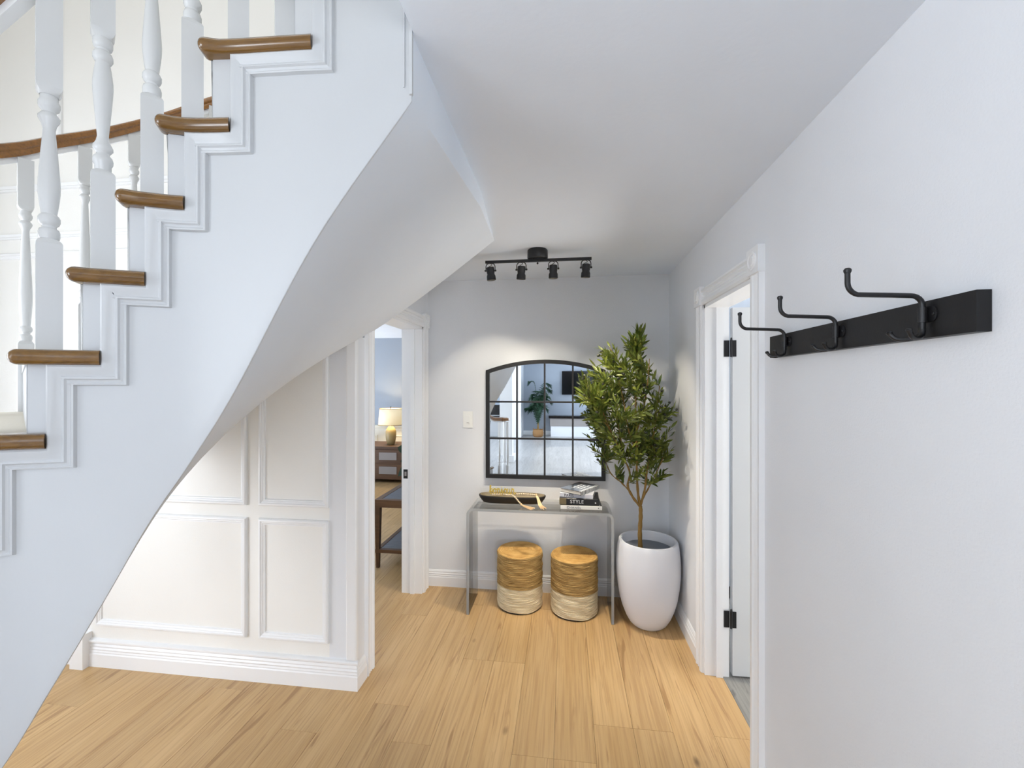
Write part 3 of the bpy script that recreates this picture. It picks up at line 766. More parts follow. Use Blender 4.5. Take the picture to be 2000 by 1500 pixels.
def handrail(pts, name, sub):
    """pts = top-centre line; wood cap + white fillet below"""
    P3 = smoothpath(pts, 5)
    def ext(prof, mat, nm, parent):
        b = B(); R_ = []
        for i, p in enumerate(P3):
            t = P3[min(i+1, len(P3)-1)]-P3[max(i-1, 0)]; t.z = 0
            if t.length < 1e-6: t = Vector((1, 0, 0))
            t.normalize(); n = Vector((t.y, -t.x, 0)); R_.append([b.verts.new(p+n*u+Vector((0, 0, v))) for u, v in prof])
        m_ = len(prof)
        for a, c in zip(R_, R_[1:]):
            for i in range(m_): b.faces.new([a[i], a[(i+1) % m_], c[(i+1) % m_], c[i]])
        b.faces.new(R_[0][::-1]); b.faces.new(R_[-1]); return done(nm, b, mat, parent, 35)
    cap = [(-.030, -.012), (-.026, -.004), (-.014, 0), (.014, 0), (.026, -.004), (.030, -.012), (.031, -.028), (.026, -.036), (.029, -.046), (.027, -.060), (-.027, -.060), (-.029, -.046), (-.026, -.036), (-.031, -.028)]
    h = ext(cap, M['rail'], name, stair)
    ext([(-.016, -.060), (.016, -.060), (.016, -.084), (-.016, -.084)], M['white'], 'rail_fillet', h)
handrail(RO, 'handrail', True)
NR = [(-1.10, -.80, 1.03), (-1.16, -.74, 1.035), (-1.25, -.66, 1.05), (-1.33, -.55, 1.12)]
for k in (-6, -5, -4, -3, -2, -1, 0, 1, 2, 3, 4, 5, 6, 7): NR.append((near[k][0], near[k][1], TZ(k)+(.97 if k > 1 else .93)))
handrail(NR, 'handrail', True)
# volute end + newel
b = B(); sp = []
for i in range(22):
    a = -PI*.2+i*.33; r = .085*(1-i/26); sp.append((-1.06+r*math.cos(a), -.84+r*math.sin(a), 1.0))
lathe(b, [(.03, -.01), (.075, -.008), (.088, .0), (.09, .02), (.083, .04), (.05, .05)], (-1.07, -.84, .975), 24)
done('volute', b, M['rail'], stair, 40)
b = B(); lathe(b, [(.045, 0), (.045, .2), (.03, .23), (.042, .26), (.026, .32), (.034, .4), (.036, .5), (.022, .8), (.03, .86), (.024, .9), (.03, .975)], (-1.07, -.84, 0), 20)
done('newel_post', b, M['white'], stair, 40)
for q in (( -1.14, -.70), (-1.0, -.74)):
    baluster(q[0], q[1], 0.0, .3, .2, .5, .955)

# ---------------------------------------------------------------- coat rack
rack = empty('coat_rack', (XR, 1.26, 1.71), 'black wooden coat rack board with three long hooks on the right wall', 'coat rack')
b = B(); box(b, XR-.026, XR-.001, .878, 1.672, 1.7105, 1.787); done('board', b, M['blackwood'], rack, bevel=.0018)
for yh in (.982, 1.268, 1.543):
    xf = XR-.026
    b = B(); xr = xf-.011
    up = [(xr, yh, 1.712), (xr, yh, 1.776)]
    path = [(xr, yh, 1.728), (xr, yh, 1.750), (xr, yh, 1.776)]
    for i in range(1, 7):
        a = PI/2*i/6; path.append((xr-.022*(1-math.cos(a)), yh, 1.776+.022*math.sin(a)))
    path.append((xr-.06, yh, 1.800)); xe = xf-.128
    for i in range(1, 8):
        a = PI/2*i/7; path.append((xe+.001-.026*math.sin(a), yh, 1.802+.026*(1-math.cos(a))))
    path.append((xe-.025, yh, 1.850))
    tube(b, path, .0052, 12)
    tube(b, [(xe-.025, yh, 1.848), (xe-.025, yh, 1.852), (xe-.025, yh, 1.856), (xe-.025, yh, 1.859)], [.0055, .0072, .0072, .0045], 14)
    hk = done('hook', b, M['black'], rack, 40)
    for d in (-1, 1):
        b = B(); pr = smoothpath([(xr, yh, 1.730), (xr-.001, yh+d*.002, 1.720), (xr-.008, yh+d*.006, 1.712), (xr-.022, yh+d*.014, 1.708), (xr-.036, yh+d*.022, 1.712), (xr-.043, yh+d*.026, 1.722)], 4)
        tube(b, pr, .0046, 10); tube(b, [(xr-.043, yh+d*.026, 1.720), (xr-.044, yh+d*.0265, 1.724), (xr-.0445, yh+d*.027, 1.727)], [.0048, .0062, .004], 12)
        done('prong', b, M['black'], hk, 40)
    b = B(); pts = []
    for i in range(9): a = -PI/2+PI*i/8; pts.append((yh-.012-.010*math.cos(a), 1.757+.010*math.sin(a)+.0055))
    prism(b, [(yh+.008, 1.742), (yh-.012, 1.742)]+[(yh-.012-.012*math.sin(PI*i/8), 1.742+.016*(1-math.cos(PI*i/8))) for i in range(1, 8)]+[(yh-.012, 1.774), (yh+.008, 1.774)], yz, xf-.003, xf)
    tube(b, [(xr, yh, 1.742), (xr, yh, 1.773)], .0078, 14)
    br = done('bracket_plate', b, M['black'], hk, 35)
    b = B(); lathe(b, [(.0035, 0), (.0035, .0012), (.002, .002)], n=10, mt=Matrix.Translation((xf-.003, yh-.016, 1.758)) @ Matrix.Rotation(-PI/2, 4, 'Y')); done('screw', b, M['brass'] if False else M['black'], hk)

# ---------------------------------------------------------------- track light
tl = empty('ceiling_spotlight', (-.172, 2.63, H), 'black ceiling spotlight bar with four lamp heads in front of the back wall', 'ceiling light')
b = B(); lathe(b, [(.058, 0), (.062, -.006), (.063, -.05), (.060, -.056)], (-.172, 2.63, H), 40); done('canopy', b, M['black'], tl, 40)
b = B(); box(b, -.498, .155, 2.622, 2.638, 2.367, 2.383); bar = done('bar', b, M['black'], tl, bevel=.001)
b = B(); lathe(b, [(.003, -.02), (.007, -.014), (.003, -.008)], (-.172, 2.63, 2.372), 12); box(b, -.20, -.144, 2.612, 2.648, 2.375, 2.386); done('finial', b, M['black'], bar, 40)
tgt = [(-.56, 3.33, 1.28), (-.16, 3.33, 1.20), (.05, 3.0, .2), (.42, 3.02, 1.25)]
for i, xx in enumerate((-.466, -.272, -.076, .122)):
    hd = B(); c = Vector((xx, 2.63, 2.322)); aim = {0: (-.10, .10), 1: (.06, .14), 2: (.0, .08), 3: (.05, .12)}[i]
    R = Matrix.Rotation(aim[1], 4, 'X') @ Matrix.Rotation(aim[0], 4, 'Y')
    mt = Matrix.Translation(c) @ R
    prof = [(.018, .022), (.0235, .020), (.0245, .012), (.0245, -.012), (.0225, -.022), (.0275, -.034), (.0285, -.058), (.0262, -.060), (.0245, -.044), (.010, -.036)]
    lathe(hd, prof, n=28, mt=mt); ho = done('lamp_head', hd, M['black'], tl, 40)
    b = B(); lathe(b, [(.021, -.052), (.023, -.050)], n=24, mt=mt); done('lens', b, M['lens'], ho)
    b = B()
    yk = [(-.029, 0, .0), (-.029, 0, .025), (-.026, 0, .036), (-.016, 0, .044), (0, 0, .046), (.016, 0, .044), (.026, 0, .036), (.029, 0, .025), (.029, 0, 0)]
    tube(b, [c+Vector(p) for p in yk], .0028, 8); tube(b, [c+Vector((0, 0, .044)), c+Vector((0, 0, .05))], .009, 14)
    done('yoke', b, M['black'], ho, 40)
    b = B(); tube(b, smoothpath([c+Vector((0, 0, .044)), c+Vector((.008, .004, .036)), c+Vector((-.008, .004, .028)), c+Vector((-.012, .0, .018))], 4), .0018, 6); done('cable', b, M['black'], ho, 40)
    for d in (-1, 1):
        b = B(); lathe(b, [(.006, 0), (.006, .010), (.004, .012)], n=12, mt=Matrix.Translation(c+Vector((d*.025, 0, 0))) @ Matrix.Rotation(d*PI/2, 4, 'Y')); done('knob', b, M['black'], ho, 40)
    l = bpy.data.lights.new('spot_lamp', 'SPOT'); l.energy = [21, 18, 62, 33][i]; l.color = (1, .89, .72); l.spot_size = math.radians([74, 72, 84, 80][i]); l.spot_blend = .6; l.shadow_soft_size = .016
    lo = bpy.data.objects.new('spot_lamp', l); COL.objects.link(lo)
    lp = mt @ Vector((0, 0, -.056)); lo.location = lp
    dv = (Vector(tgt[i])-lp).normalized(); lo.rotation_euler = dv.to_track_quat('-Z', 'Y').to_euler()

# ---------------------------------------------------------------- wall mirror
MX0, MX1, MZ0, MZS, MZT = -.622, .299, .879, 1.722, 1.803
mir = empty('wall_mirror', ((MX0+MX1)/2, YB-.03, MZ0), 'black framed arched windowpane mirror on the back wall', 'mirror')
mcx = (MX0+MX1)/2; hw = (MX1-MX0)/2; sag = MZT-MZS; Rr = (hw*hw+sag*sag)/(2*sag); cz = MZT-Rr
def arch(x_): return cz+math.sqrt(max(0, Rr*Rr-(x_-mcx)**2))
out = [(MX0, MZ0)]+[(MX0+(MX1-MX0)*i/24, arch(MX0+(MX1-MX0)*i/24)) for i in range(25)]+[(MX1, MZ0)]
FW = .030
b = B(); sweep(b, out, [(0, 0), (0, .030), (FW, .030), (FW, 0)], lambda u, v, h: (u, YB-.002-h, v), True); done('frame', b, M['frame'], mir, 30)
ix0, ix1 = MX0+FW, MX1-FW; vx = [ix0+(ix1-ix0)*i/4 for i in range(5)]; vz = [MZ0+FW, 1.190, 1.476, None]
def ain(x_): return cz+math.sqrt(max(0, (Rr-FW)**2-(x_-mcx)**2))
for i in (1, 2, 3):
    b = B(); box(b, vx[i]-.0065, vx[i]+.0065, YB-.030, YB-.012, MZ0+.02, ain(vx[i])+.004); done('muntin', b, M['frame'], mir)
for z in (1.190, 1.476):
    b = B(); box(b, ix0-.005, ix1+.005, YB-.029, YB-.012, z-.0065, z+.0065); done('muntin', b, M['frame'], mir)
for i in range(4):
    for j in range(3):
        a, c = vx[i], vx[i+1]; z0 = vz[j]
        if j < 2: pts = [(a, z0), (c, z0), (c, vz[j+1]), (a, vz[j+1])]
        else: pts = [(a, z0), (c, z0)]+[(c+(a-c)*q/6, ain(c+(a-c)*q/6)+.002) for q in range(7)]
        b = B(); prism(b, pts, xz, YB-.018, YB-.014); done('mirror_pane', b, M['mirror'], mir)

# ---------------------------------------------------------------- light switch
sw = empty('light_switch', (-.771, YB, 1.33), 'white rocker light switch plate on the back wall left of the mirror', 'light switch')
b = B(); box(b, -.810, -.732, YB-.007, YB-.0005, 1.268, 1.398); pl = done('plate', b, M['switch'], sw, bevel=.002, seg=2)
b = B(); box(b, -.788, -.754, YB-.011, YB-.006, 1.300, 1.366); done('rocker', b, M['switch'], sw, bevel=.0015)
b = B(); box(b, -.780, -.762, YB-.0125, YB-.0105, 1.306, 1.310); done('indicator', b, M['taupe'], sw)

# ---------------------------------------------------------------- acrylic console
TX0, TX1, TY0, TY1, TZt = -.690, .322, 2.930, 3.235, .745
th = .018; r = .045
outp = [(TX0, 0), (TX0, TZt-r)]+[(TX0+r-r*math.cos(PI/2*i/8), TZt-r+r*math.sin(PI/2*i/8)) for i in range(1, 9)]+[(TX1-r+r*math.sin(PI/2*i/8), TZt-r+r*math.cos(PI/2*i/8)) for i in range(0, 9)]+[(TX1, 0)]
ri = r-th
inp = [(TX0+th, 0), (TX0+th, TZt-r)]+[(TX0+r-ri*math.cos(PI/2*i/8), TZt-r+ri*math.sin(PI/2*i/8)) for i in range(1, 9)]+[(TX1-r+ri*math.sin(PI/2*i/8), TZt-r+ri*math.cos(PI/2*i/8)) for i in range(0, 9)]+[(TX1-th, 0)]
b = B()
A = [[b.verts.new((u, y, v)) for u, v in outp] for y in (TY0, TY1)]; C = [[b.verts.new((u, y, v)) for u, v in inp] for y in (TY0, TY1)]
n = len(outp)
for i in range(n-1):
    b.faces.new([A[0][i], A[1][i], A[1][i+1], A[0][i+1]]); b.faces.new([C[0][i+1], C[1][i+1], C[1][i], C[0][i]])
    b.faces.new([A[0][i], A[0][i+1], C[0][i+1], C[0][i]]); b.faces.new([A[1][i+1], A[1][i], C[1][i], C[1][i+1]])
for i in (0, n-1): b.faces.new([A[0][i], C[0][i], C[1][i], A[1][i]])
con = done('console_table', b, M['acrylic'], None, 30)
con.data.materials.append(M['acryledge'])
for p_ in con.data.polygons:
    if abs(p_.normal.y) > .7 or p_.normal.z < -.9 and p_.center.z < .01: p_.material_index = 1
tag(con, 'clear acrylic waterfall console table against the back wall under the mirror', 'console table')

# ---------------------------------------------------------------- woven stools
def stool(x, y, R_, h, label):
    root = empty('woven_stool', (x, y, 0), label, 'stool', 'woven seagrass stools under the console')
    def coil(z0, z1, n, name, mat, amp=.0036):
        b = B(); prof = []
        for i in range(n):
            zz = z0+(z1-z0)*i/n; d = (z1-z0)/n; jit = random.uniform(-.0015, .0015)
            for q in range(5):
                a = PI*q/5; prof.append((R_-.004+amp*math.sin(a)+jit, zz+d*q/5))
        nn = 56; rings = []
        for (r_, z_) in prof:
            rings.append([b.verts.new((x+(r_+.0018*math.sin(5*a+z_*90))*math.cos(a), y+(r_+.0018*math.sin(5*a+z_*90))*math.sin(a), z_+.0022*math.sin(2*a+z_*30)+.001*math.sin(7*a))) for a in [2*PI*k/nn for k in range(nn)]])
        for a_, c_ in zip(rings, rings[1:]):
            for k in range(nn): b.faces.new([a_[k], a_[(k+1) % nn], c_[(k+1) % nn], c_[k]])
        b.faces.new(rings[0][::-1]); b.faces.new(rings[-1]); o = done(name, b, mat, root, 70); return o
    b = B(); lathe(b, [(R_-.02, 0), (R_-.008, .002), (R_-.006, .012), (R_-.02, .013)], (x, y, 0), 48); done('base', b, M['rubber'], root, 40)
    c1 = coil(.010, h*.42, 22, 'lower_band', M['strawwhite']); c1['label'] = 'bleached pale woven band'
    c2 = coil(h*.42, h-.012, 32, 'upper_band', M['straw'], .0042); c2['label'] = 'golden brown woven band'
    b = B(); prof = []
    nr = 15
    for i in range(nr):
        r0 = (R_-.002)*(1-i/nr)
        for q in range(4):
            rr = r0-(R_/nr)*q/4; a = PI*q/4
            prof.append((max(.001, rr), h-.012+.010*math.sin(min(1, (1-rr/R_)*7)*PI/2)+.0022*math.sin(a)))
    lathe(b, prof, (x, y, 0), 48); o = done('seat', b, M['strawtop'], root, 70); o['label'] = 'coiled golden seat top'
    return root
random.seed(3)
stool(-.335, 3.128, .166, .405, 'left of two golden and cream woven drum stools under the clear console')
stool(.060, 3.092, .166, .405, 'right of two golden and cream woven drum stools, beside the white planter')

# ---------------------------------------------------------------- potted olive tree
PX, PY, PR = .552, 2.985, .209
tree = empty('potted_olive_tree', (PX, PY, 0), 'tall olive tree in a big matte white egg-shaped planter in the corner', 'potted tree')
prof = [(.085, 0), (.108, .003), (.125, .02), (.148, .06), (.170, .115), (.188, .18), (.201, .26), (.2085, .34), (.2095, .40), (.206, .47), (.199, .53), (.194, .556), (.190, .563), (.180, .566), (.172, .562), (.168, .55), (.166, .50), (.15, .48), (.05, .478)]
b = B(); lathe(b, [(r_*PR/.2095, z_) for r_, z_ in prof], (PX, PY, 0), 72); pot = done('planter', b, M['pot'], tree, 40); pot['label'] = 'matte white egg-shaped planter'
b = B(); lathe(b, [(.167, .49), (.166, .502), (.14, .506), (.09, .503), (.03, .508), (.01, .508)], (PX, PY, 0), 40); ln = done('soil_cover', b, M['soil'], tree, 40); ln['label'] = 'grey soil cover'
TR = Vector((.500, 2.975, .50))
def limb(name, pts, r0, r1, par=tree, m=None, n=10):
    P_ = smoothpath(pts, 6); b = B(); k = len(P_); rr = [r0+(r1-r0)*i/(k-1)+.0012*math.sin(i*1.7) for i in range(k)]
    tube(b, P_, rr, n); return done(name, b, m or M['bark'], par, 60), P_
skel = []
o, p = limb('trunk', [TR, (.497, 2.975, .62), (.503, 2.978, .72), (.502, 2.980, .79)], .0155, .0125)
main = [
    ([(.502, 2.98, .78), (.487, 2.975, .86), (.478, 2.98, 1.0), (.478, 2.985, 1.2), (.470, 2.985, 1.45), (.480, 2.985, 1.7), (.485, 2.985, 1.9)], .0105, .003),
    ([(.502, 2.98, .785), (.450, 2.965, .85), (.415, 2.96, .93), (.428, 2.955, 1.02), (.375, 2.95, 1.14), (.30, 2.94, 1.3), (.24, 2.94, 1.45)], .0095, .003),
    ([(.500, 2.98, .79), (.528, 2.97, .90), (.545, 2.965, 1.05), (.575, 2.96, 1.2), (.60, 2.955, 1.42), (.62, 2.95, 1.6)], .009, .003),
    ([(.512, 2.98, .83), (.56, 2.985, .92), (.61, 2.99, 1.02), (.665, 2.99, 1.15)], .0055, .0025),
    ([(.43, 2.96, .89), (.37, 2.965, .95), (.31, 2.97, 1.0), (.27, 2.97, 1.08)], .005, .0022),
    ([(.478, 2.985, 1.15), (.43, 3.03, 1.3), (.40, 3.06, 1.5), (.36, 3.06, 1.68)], .006, .0025),
    ([(.478, 2.985, 1.3), (.51, 2.92, 1.45), (.53, 2.88, 1.62), (.54, 2.87, 1.78)], .006, .0025),
    ([(.55, 2.965, 1.1), (.585, 3.03, 1.25), (.62, 3.08, 1.42)], .005, .0022),
    ([(.40, 2.955, 1.08), (.37, 2.88, 1.2), (.33, 2.84, 1.38)], .005, .0022),
    ([(.30, 2.94, 1.3), (.22, 2.95, 1.42), (.16, 2.95, 1.52)], .004, .002),
    ([(.474, 2.985, 1.55), (.40, 2.95, 1.68), (.33, 2.93, 1.80), (.29, 2.93, 1.86)], .005, .002)]
for pts, r0, r1 in main:
    o, p = limb('branch', pts, r0, r1); skel += p[len(p)//5:]
# leaf mesh (folded, curved lance shape along +Z)
def leaf_mesh(L_, W_, bend):
    vs = []; fs = []
    st = [(0, .06), (.2, .7), (.45, 1.0), (.72, .75), (1, .04)]
    for t, w in st:
        x_ = bend*t*t; z_ = L_*t; vs += [(x_+W_*.12*w, -W_/2*w, z_), (x_, 0, z_), (x_+W_*.12*w, W_/2*w, z_)]
    for i in range(len(st)-1):
        a = i*3; fs += [(a, a+1, a+4, a+3), (a+1, a+2, a+5, a+4)]
    return vs, fs
LM = []
for i, (l_, w_, bd) in enumerate([(.062, .0165, .012), (.072, .0185, -.014), (.054, .015, .018), (.068, .015, .004)]):
    vs, fs = leaf_mesh(l_, w_, bd); me = bpy.data.meshes.new('leaf'); me.from_pydata(vs, [], fs); me.materials.append(M['leaf']); me.shade_smooth(); LM.append((me, vs, fs))
OM = B(); lathe(OM, [(.001, 0), (.005, .002), (.0075, .008), (.0075, .013), (.005, .019), (.001, .021)], n=10); ome = bpy.data.meshes.new('olive'); OM.to_mesh(ome); OM.free(); ome.materials.append(M['olive']); ome.shade_smooth()
random.seed(21)
ENV = [(.92, .36, .62), (.98, .26, .66), (1.06, .20, .68), (1.14, .18, .69), (1.22, .17, .69), (1.32, .15, .70), (1.42, .13, .715), (1.50, .10, .705), (1.56, .085, .67), (1.62, .10, .63), (1.70, .12, .60), (1.78, .17, .56), (1.85, .26, .545), (1.92, .43, .53), (1.98, .47, .51)]
def env(z):
    for a, c in zip(ENV, ENV[1:]):
        if z <= c[0]: t = max(0, (z-a[0])/(c[0]-a[0])); return a[1]+(c[1]-a[1])*t, a[2]+(c[2]-a[2])*t
    return ENV[-1][1], ENV[-1][2]
leaves = []; olives = []; twb = B()
def twig(st, en, n_l):
    st, en = Vector(st), Vector(en); mid = (st+en)/2+Vector((0, 0, -.012)); P_ = smoothpath([st, mid, en], 5)
    tube(twb, P_, [.0022-.0012*i/(len(P_)-1) for i in range(len(P_))], 4, cap=False)
    d = (en-st).normalized(); ax = d.orthogonal().normalized(); ph = random.random()*6
    for i in range(n_l):
        t = .18+.82*i/max(1, n_l-1); p_ = P_[min(len(P_)-1, int(t*(len(P_)-1)))]
        for sgn in ((0,) if i == n_l-1 else (0, PI)):
            a = ph+i*1.75+sgn; rad = Matrix.Rotation(a, 3, d) @ ax
            dr = (d*random.uniform(.7, 1.15)+rad*random.uniform(.45, .95)+Vector((0, 0, .12))).normalized() if not (i == n_l-1) else d
            leaves.append((p_.copy(), dr, random.random()*6.28, random.choice(range(4)), random.uniform(.72, 1.12)))
    if random.random() < .6:
        p_ = P_[-1]+(P_[-1]-P_[0]).normalized()*random.uniform(-.02, .03); olives.append((p_.copy(), Vector((random.uniform(-1, 1), random.uniform(-1.4, .2), random.uniform(-.8, .3))).normalized()))
tries = 0; cnt = 0
while cnt < 245 and tries < 9000:
    tries += 1
    z = random.choice([random.uniform(1.0, 1.97), random.uniform(1.15, 1.8)]); x0, x1 = env(z)
    cx_ = (x0+x1)/2; hx = (x1-x0)/2; hy = min(.24, hx*.92)
    a = random.random()*2*PI; rr = math.sqrt(random.uniform(.12, 1)); ex, ey = cx_+hx*rr*math.cos(a), 2.975+hy*rr*math.sin(a)
    if ey > 3.235 or ex > .70: continue
    e = Vector((ex, ey, z))
    cand = [p_ for p_ in skel if p_.z < z-.02]
    if not cand: cand = skel
    s_ = min(cand, key=lambda p_: (p_-e).length+random.uniform(0, .03)+max(0, (p_.z-(z-.08)))*2)
    ln_ = (e-s_).length
    if ln_ < .05 or ln_ > .30: continue
    twig(s_, e, max(4, int(ln_/.021)+1)); cnt += 1
for st, en in [((.485, 2.985, 1.88), (.487, 2.985, 1.985)), ((.33, 2.93, 1.80), (.25, 2.93, 1.84)), ((.24, 2.94, 1.45), (.12, 2.93, 1.55)), ((.16, 2.95, 1.52), (.095, 2.94, 1.50)),
               ((.62, 2.95, 1.40), (.715, 2.96, 1.44)), ((.6, 2.97, 1.2), (.70, 2.98, 1.32)), ((.31, 2.97, 1.0), (.22, 2.96, 1.10)), ((.3, 2.96, 1.1), (.19, 2.95, 1.17)), ((.64, 2.99, 1.08), (.69, 2.98, 1.16)),
               ((.2, 2.93, 1.5), (.13, 2.92, 1.66)), ((.3, 2.9, 1.6), (.2, 2.9, 1.73)), ((.29, 2.93, 1.7), (.26, 2.92, 1.80)), ((.48, 2.98, 1.8), (.44, 2.95, 1.92)), ((.48, 2.98, 1.8), (.52, 2.95, 1.91))]:
    twig(st, en, 7)
tw = done('twig', twb, M['twig'], tree, 60, recalc=False); tw['kind'] = 'stuff'
def leafmat4(p_, dr, roll, sc_):
    q = dr.to_track_quat('Z', 'Y').to_matrix().to_4x4(); return Matrix.Translation(p_) @ q @ Matrix.Rotation(roll, 4, 'Z') @ Matrix.Scale(sc_, 4)
def clampx(p_, dr):       # keep tips off the walls
    tip = p_+dr*.07
    if tip.x > XR-.008: dr = Vector((min(dr.x, 0.0), dr.y-.2, dr.z+.3)).normalized()
    if tip.y > YB-.01: dr = Vector((dr.x, -abs(dr.y), dr.z)).normalized()
    return dr
leaves.sort(key=lambda l: l[0].y+random.uniform(-.06, .06))
vsA, fsA = [], []
for i, (p_, dr, roll, k, sc_) in enumerate(leaves):
    dr = clampx(p_, dr); m4 = leafmat4(p_, dr, roll, sc_)
    if i < 300:
        o = bpy.data.objects.new('leaf', LM[k][0]); COL.objects.link(o); attach(o, tree); o.matrix_basis = m4
    else:
        n0 = len(vsA); vsA += [tuple(m4 @ Vector(v)) for v in LM[k][1]]; fsA += [tuple(n0+q for q in f) for f in LM[k][2]]
me = bpy.data.meshes.new('foliage'); me.from_pydata(vsA, [], fsA); me.materials.append(M['leaf']); me.shade_smooth()
fo = bpy.data.objects.new('foliage', me); COL.objects.link(fo); attach(fo, tree); fo['kind'] = 'stuff'
olives.sort(key=lambda q: q[0].y-abs(q[0].x-.43)*.6)
for p_, dr in olives[:52]:
    o = bpy.data.objects.new('olive', ome); COL.objects.link(o); attach(o, tree); o.matrix_basis = leafmat4(p_, dr, 0, random.uniform(1.0, 1.3))

# ---------------------------------------------------------------- books
def book(x, y, z, w, d, t, ang, covers, spinem, label, spine='front', name='book'):
    """w along spine (local X), d depth (local Y, spine at -Y), centre x,y"""
    root = empty(name, (x, y, z), label, 'book', 'stacked books on the clear console')
    R = Matrix.Translation((x, y, z)) @ Matrix.Rotation(ang, 4, 'Z')
    ct = .0025
    b = B(); box(b, -w/2, w/2, -d/2, d/2, 0, ct, R); box(b, -w/2, w/2, -d/2, d/2, t-ct, t, R); done('cover', b, covers, root, bevel=.0006)
    b = B(); box(b, -w/2, w/2, -d/2-.003, -d/2+.001, 0, t, R); done('spine', b, spinem, root, bevel=.001)
    b = B(); box(b, -w/2+.004, w/2-.004, -d/2+.001, d/2-.005, ct, t-ct, R); done('pages', b, M['page'], root)
    return root, R
def put_text(root, R, s, size, x_, y_, z_, mat, face='spine', space=1.1, name='lettering', sx=1):
    b = text_bm(s, size, .0003, space)
    if face == 'spine': m_ = R @ Matrix.Translation((x_, y_, z_)) @ Matrix.Rotation(PI/2, 4, 'X')
    else: m_ = R @ Matrix.Translation((x_, y_, z_))
    bmesh.ops.transform(b, matrix=m_ @ Matrix.Diagonal((sx, 1, 1, 1)), verts=b.verts); o = done(name, b, mat, root, recalc=False); return o
zt = TZt+.0006
bk, R = book(.104, 3.100, zt, .285, .205, .026, .02, M['bookblack'], M['bookwhite'], 'white-spined black book at the bottom of the stack', name='book')
put_text(bk, R, 'CHANEL', .022, -.100, -.1065, .006, M['inkblack'], space=1.25)
b = B(); lathe(b, [(.0035, 0), (.0035, .0006), (.002, .0008)], n=12, mt=R @ Matrix.Translation((.118, -.106, .013)) @ Matrix.Rotation(PI/2, 4, 'X')); done('emblem', b, M['inkblack'], bk)
b = B(); box(b, .10, .13, -.085, -.07, .026, .0263, R); done('cover_print', b, M['inkwhite'], bk)
zt += .0268
bk, R = book(.096, 3.112, zt, .272, .205, .045, -.04, M['bookblack'], M['bookblack'], 'thick black book with white title, second from bottom of the stack')
put_text(bk, R, 'STYLE', .034, -.062, -.1062, .012, M['inkwhite'], space=1.05)
b = B(); box(b, -.1365, -.088, -.1062, -.1035, 0, .045, R); o = done('spine_patch', b, M['bookolive'], bk)
b = B(); lathe(b, [(.005, 0), (.005, .0005), (.0035, .0008)], n=12, mt=R @ Matrix.Translation((.112, -.106, .02)) @ Matrix.Rotation(PI/2, 4, 'X')); done('emblem', b, M['inkwhite'], bk)
zt += .0458
bk, R = book(.088, 3.118, zt, .232, .185, .028, -.16, M['bookgrey'], M['bookgrey'], 'pale grey book with black title, third up in the stack')
put_text(bk, R, 'PARIS', .027, -.085, -.0958, .004, M['inkblack'], space=1.0)
b = B(); box(b, -.09, -.02, -.0960, -.0955, .0235, .025, R); done('spine_line', b, M['inkblack'], bk)
zt += .0288
bk, R = book(.101, 3.128, zt, .248, .168, .027, math.radians(56.5), M['bookblack'], M['bookblack'], 'top book of the stack, black with white script and striped spine')
for i in range(13):
    b = B(); xs = -.122+.244*(i+.12)/13
    box(b, xs, xs+.0095, -.0880, -.0835, -.0004, .0274, R); box(b, xs, xs+.0095, -.0835, -.064, .0269, .0275, R); done('stripe', b, M['inkwhite'], bk, bevel=.0004)
random.seed(4)
for ln_ in range(3):       # brush-script title, illegible in the photograph
    b = B(); y_ = .020-.030*ln_; x_ = -.070+.012*(ln_ % 2); pts = []
    for q in range(46):
        t = q/45; pts.append((R @ Vector((x_+.14*t*(.8 if ln_ % 2 else 1), y_-.0 + .0075*math.sin(q*1.35)*(1 if q % 7 < 5 else .4), .0272))))
    tube(b, pts, .0013, 4); mtx = Matrix.Identity(4); done('script_line', b, M['inkwhite'], bk)

# ---------------------------------------------------------------- dough bowl
TCX, TCY = -.392, 3.125
bowl = empty('dough_bowl', (TCX, TCY, TZt), 'long dark wooden dough bowl on the left of the clear console', 'bowl')
def oval(L_, W_, n=48):
    pts = []
    for i in range(n):
        a = 2*PI*i/n; c_, s_ = math.cos(a), math.sin(a); e = .62
        pts.append((L_*math.copysign(abs(c_)**e, c_)*(1), W_*math.copysign(abs(s_)**.85, s_)))
    return pts
def loft(prof, name, mat, par, x_, y_, z_):
    b = B(); rings = [[b.verts.new((x_+u, y_+v, z_+zz)) for u, v in oval(L_, W_)] for L_, W_, zz in prof]
    for a, c in zip(rings, rings[1:]):
        for i in range(len(a)): b.faces.new([a[i], a[(i+1) % len(a)], c[(i+1) % len(a)], c[i]])
    if name != 'bowl_hollow': b.faces.new(rings[0][::-1])
    b.faces.new(rings[-1]); return done(name, b, mat, par, 50)
loft([(.212, .052, .0008), (.218, .058, .004), (.232, .068, .022), (.244, .076, .040), (.248, .080, .051), (.246, .079, .0545), (.240, .073, .0555), (.234, .067, .052), (.222, .058, .034), (.19, .042, .022)], 'bowl_body', M['bowl'], bowl, TCX, TCY, TZt)
o = loft([(.2385, .0715, .0562), (.2325, .0655, .0535), (.2205, .0565, .0355), (.188, .041, .0235)], 'bowl_hollow', M['bowlin'], bowl, TCX, TCY, TZt)
o['label'] = 'worn lighter hollow'
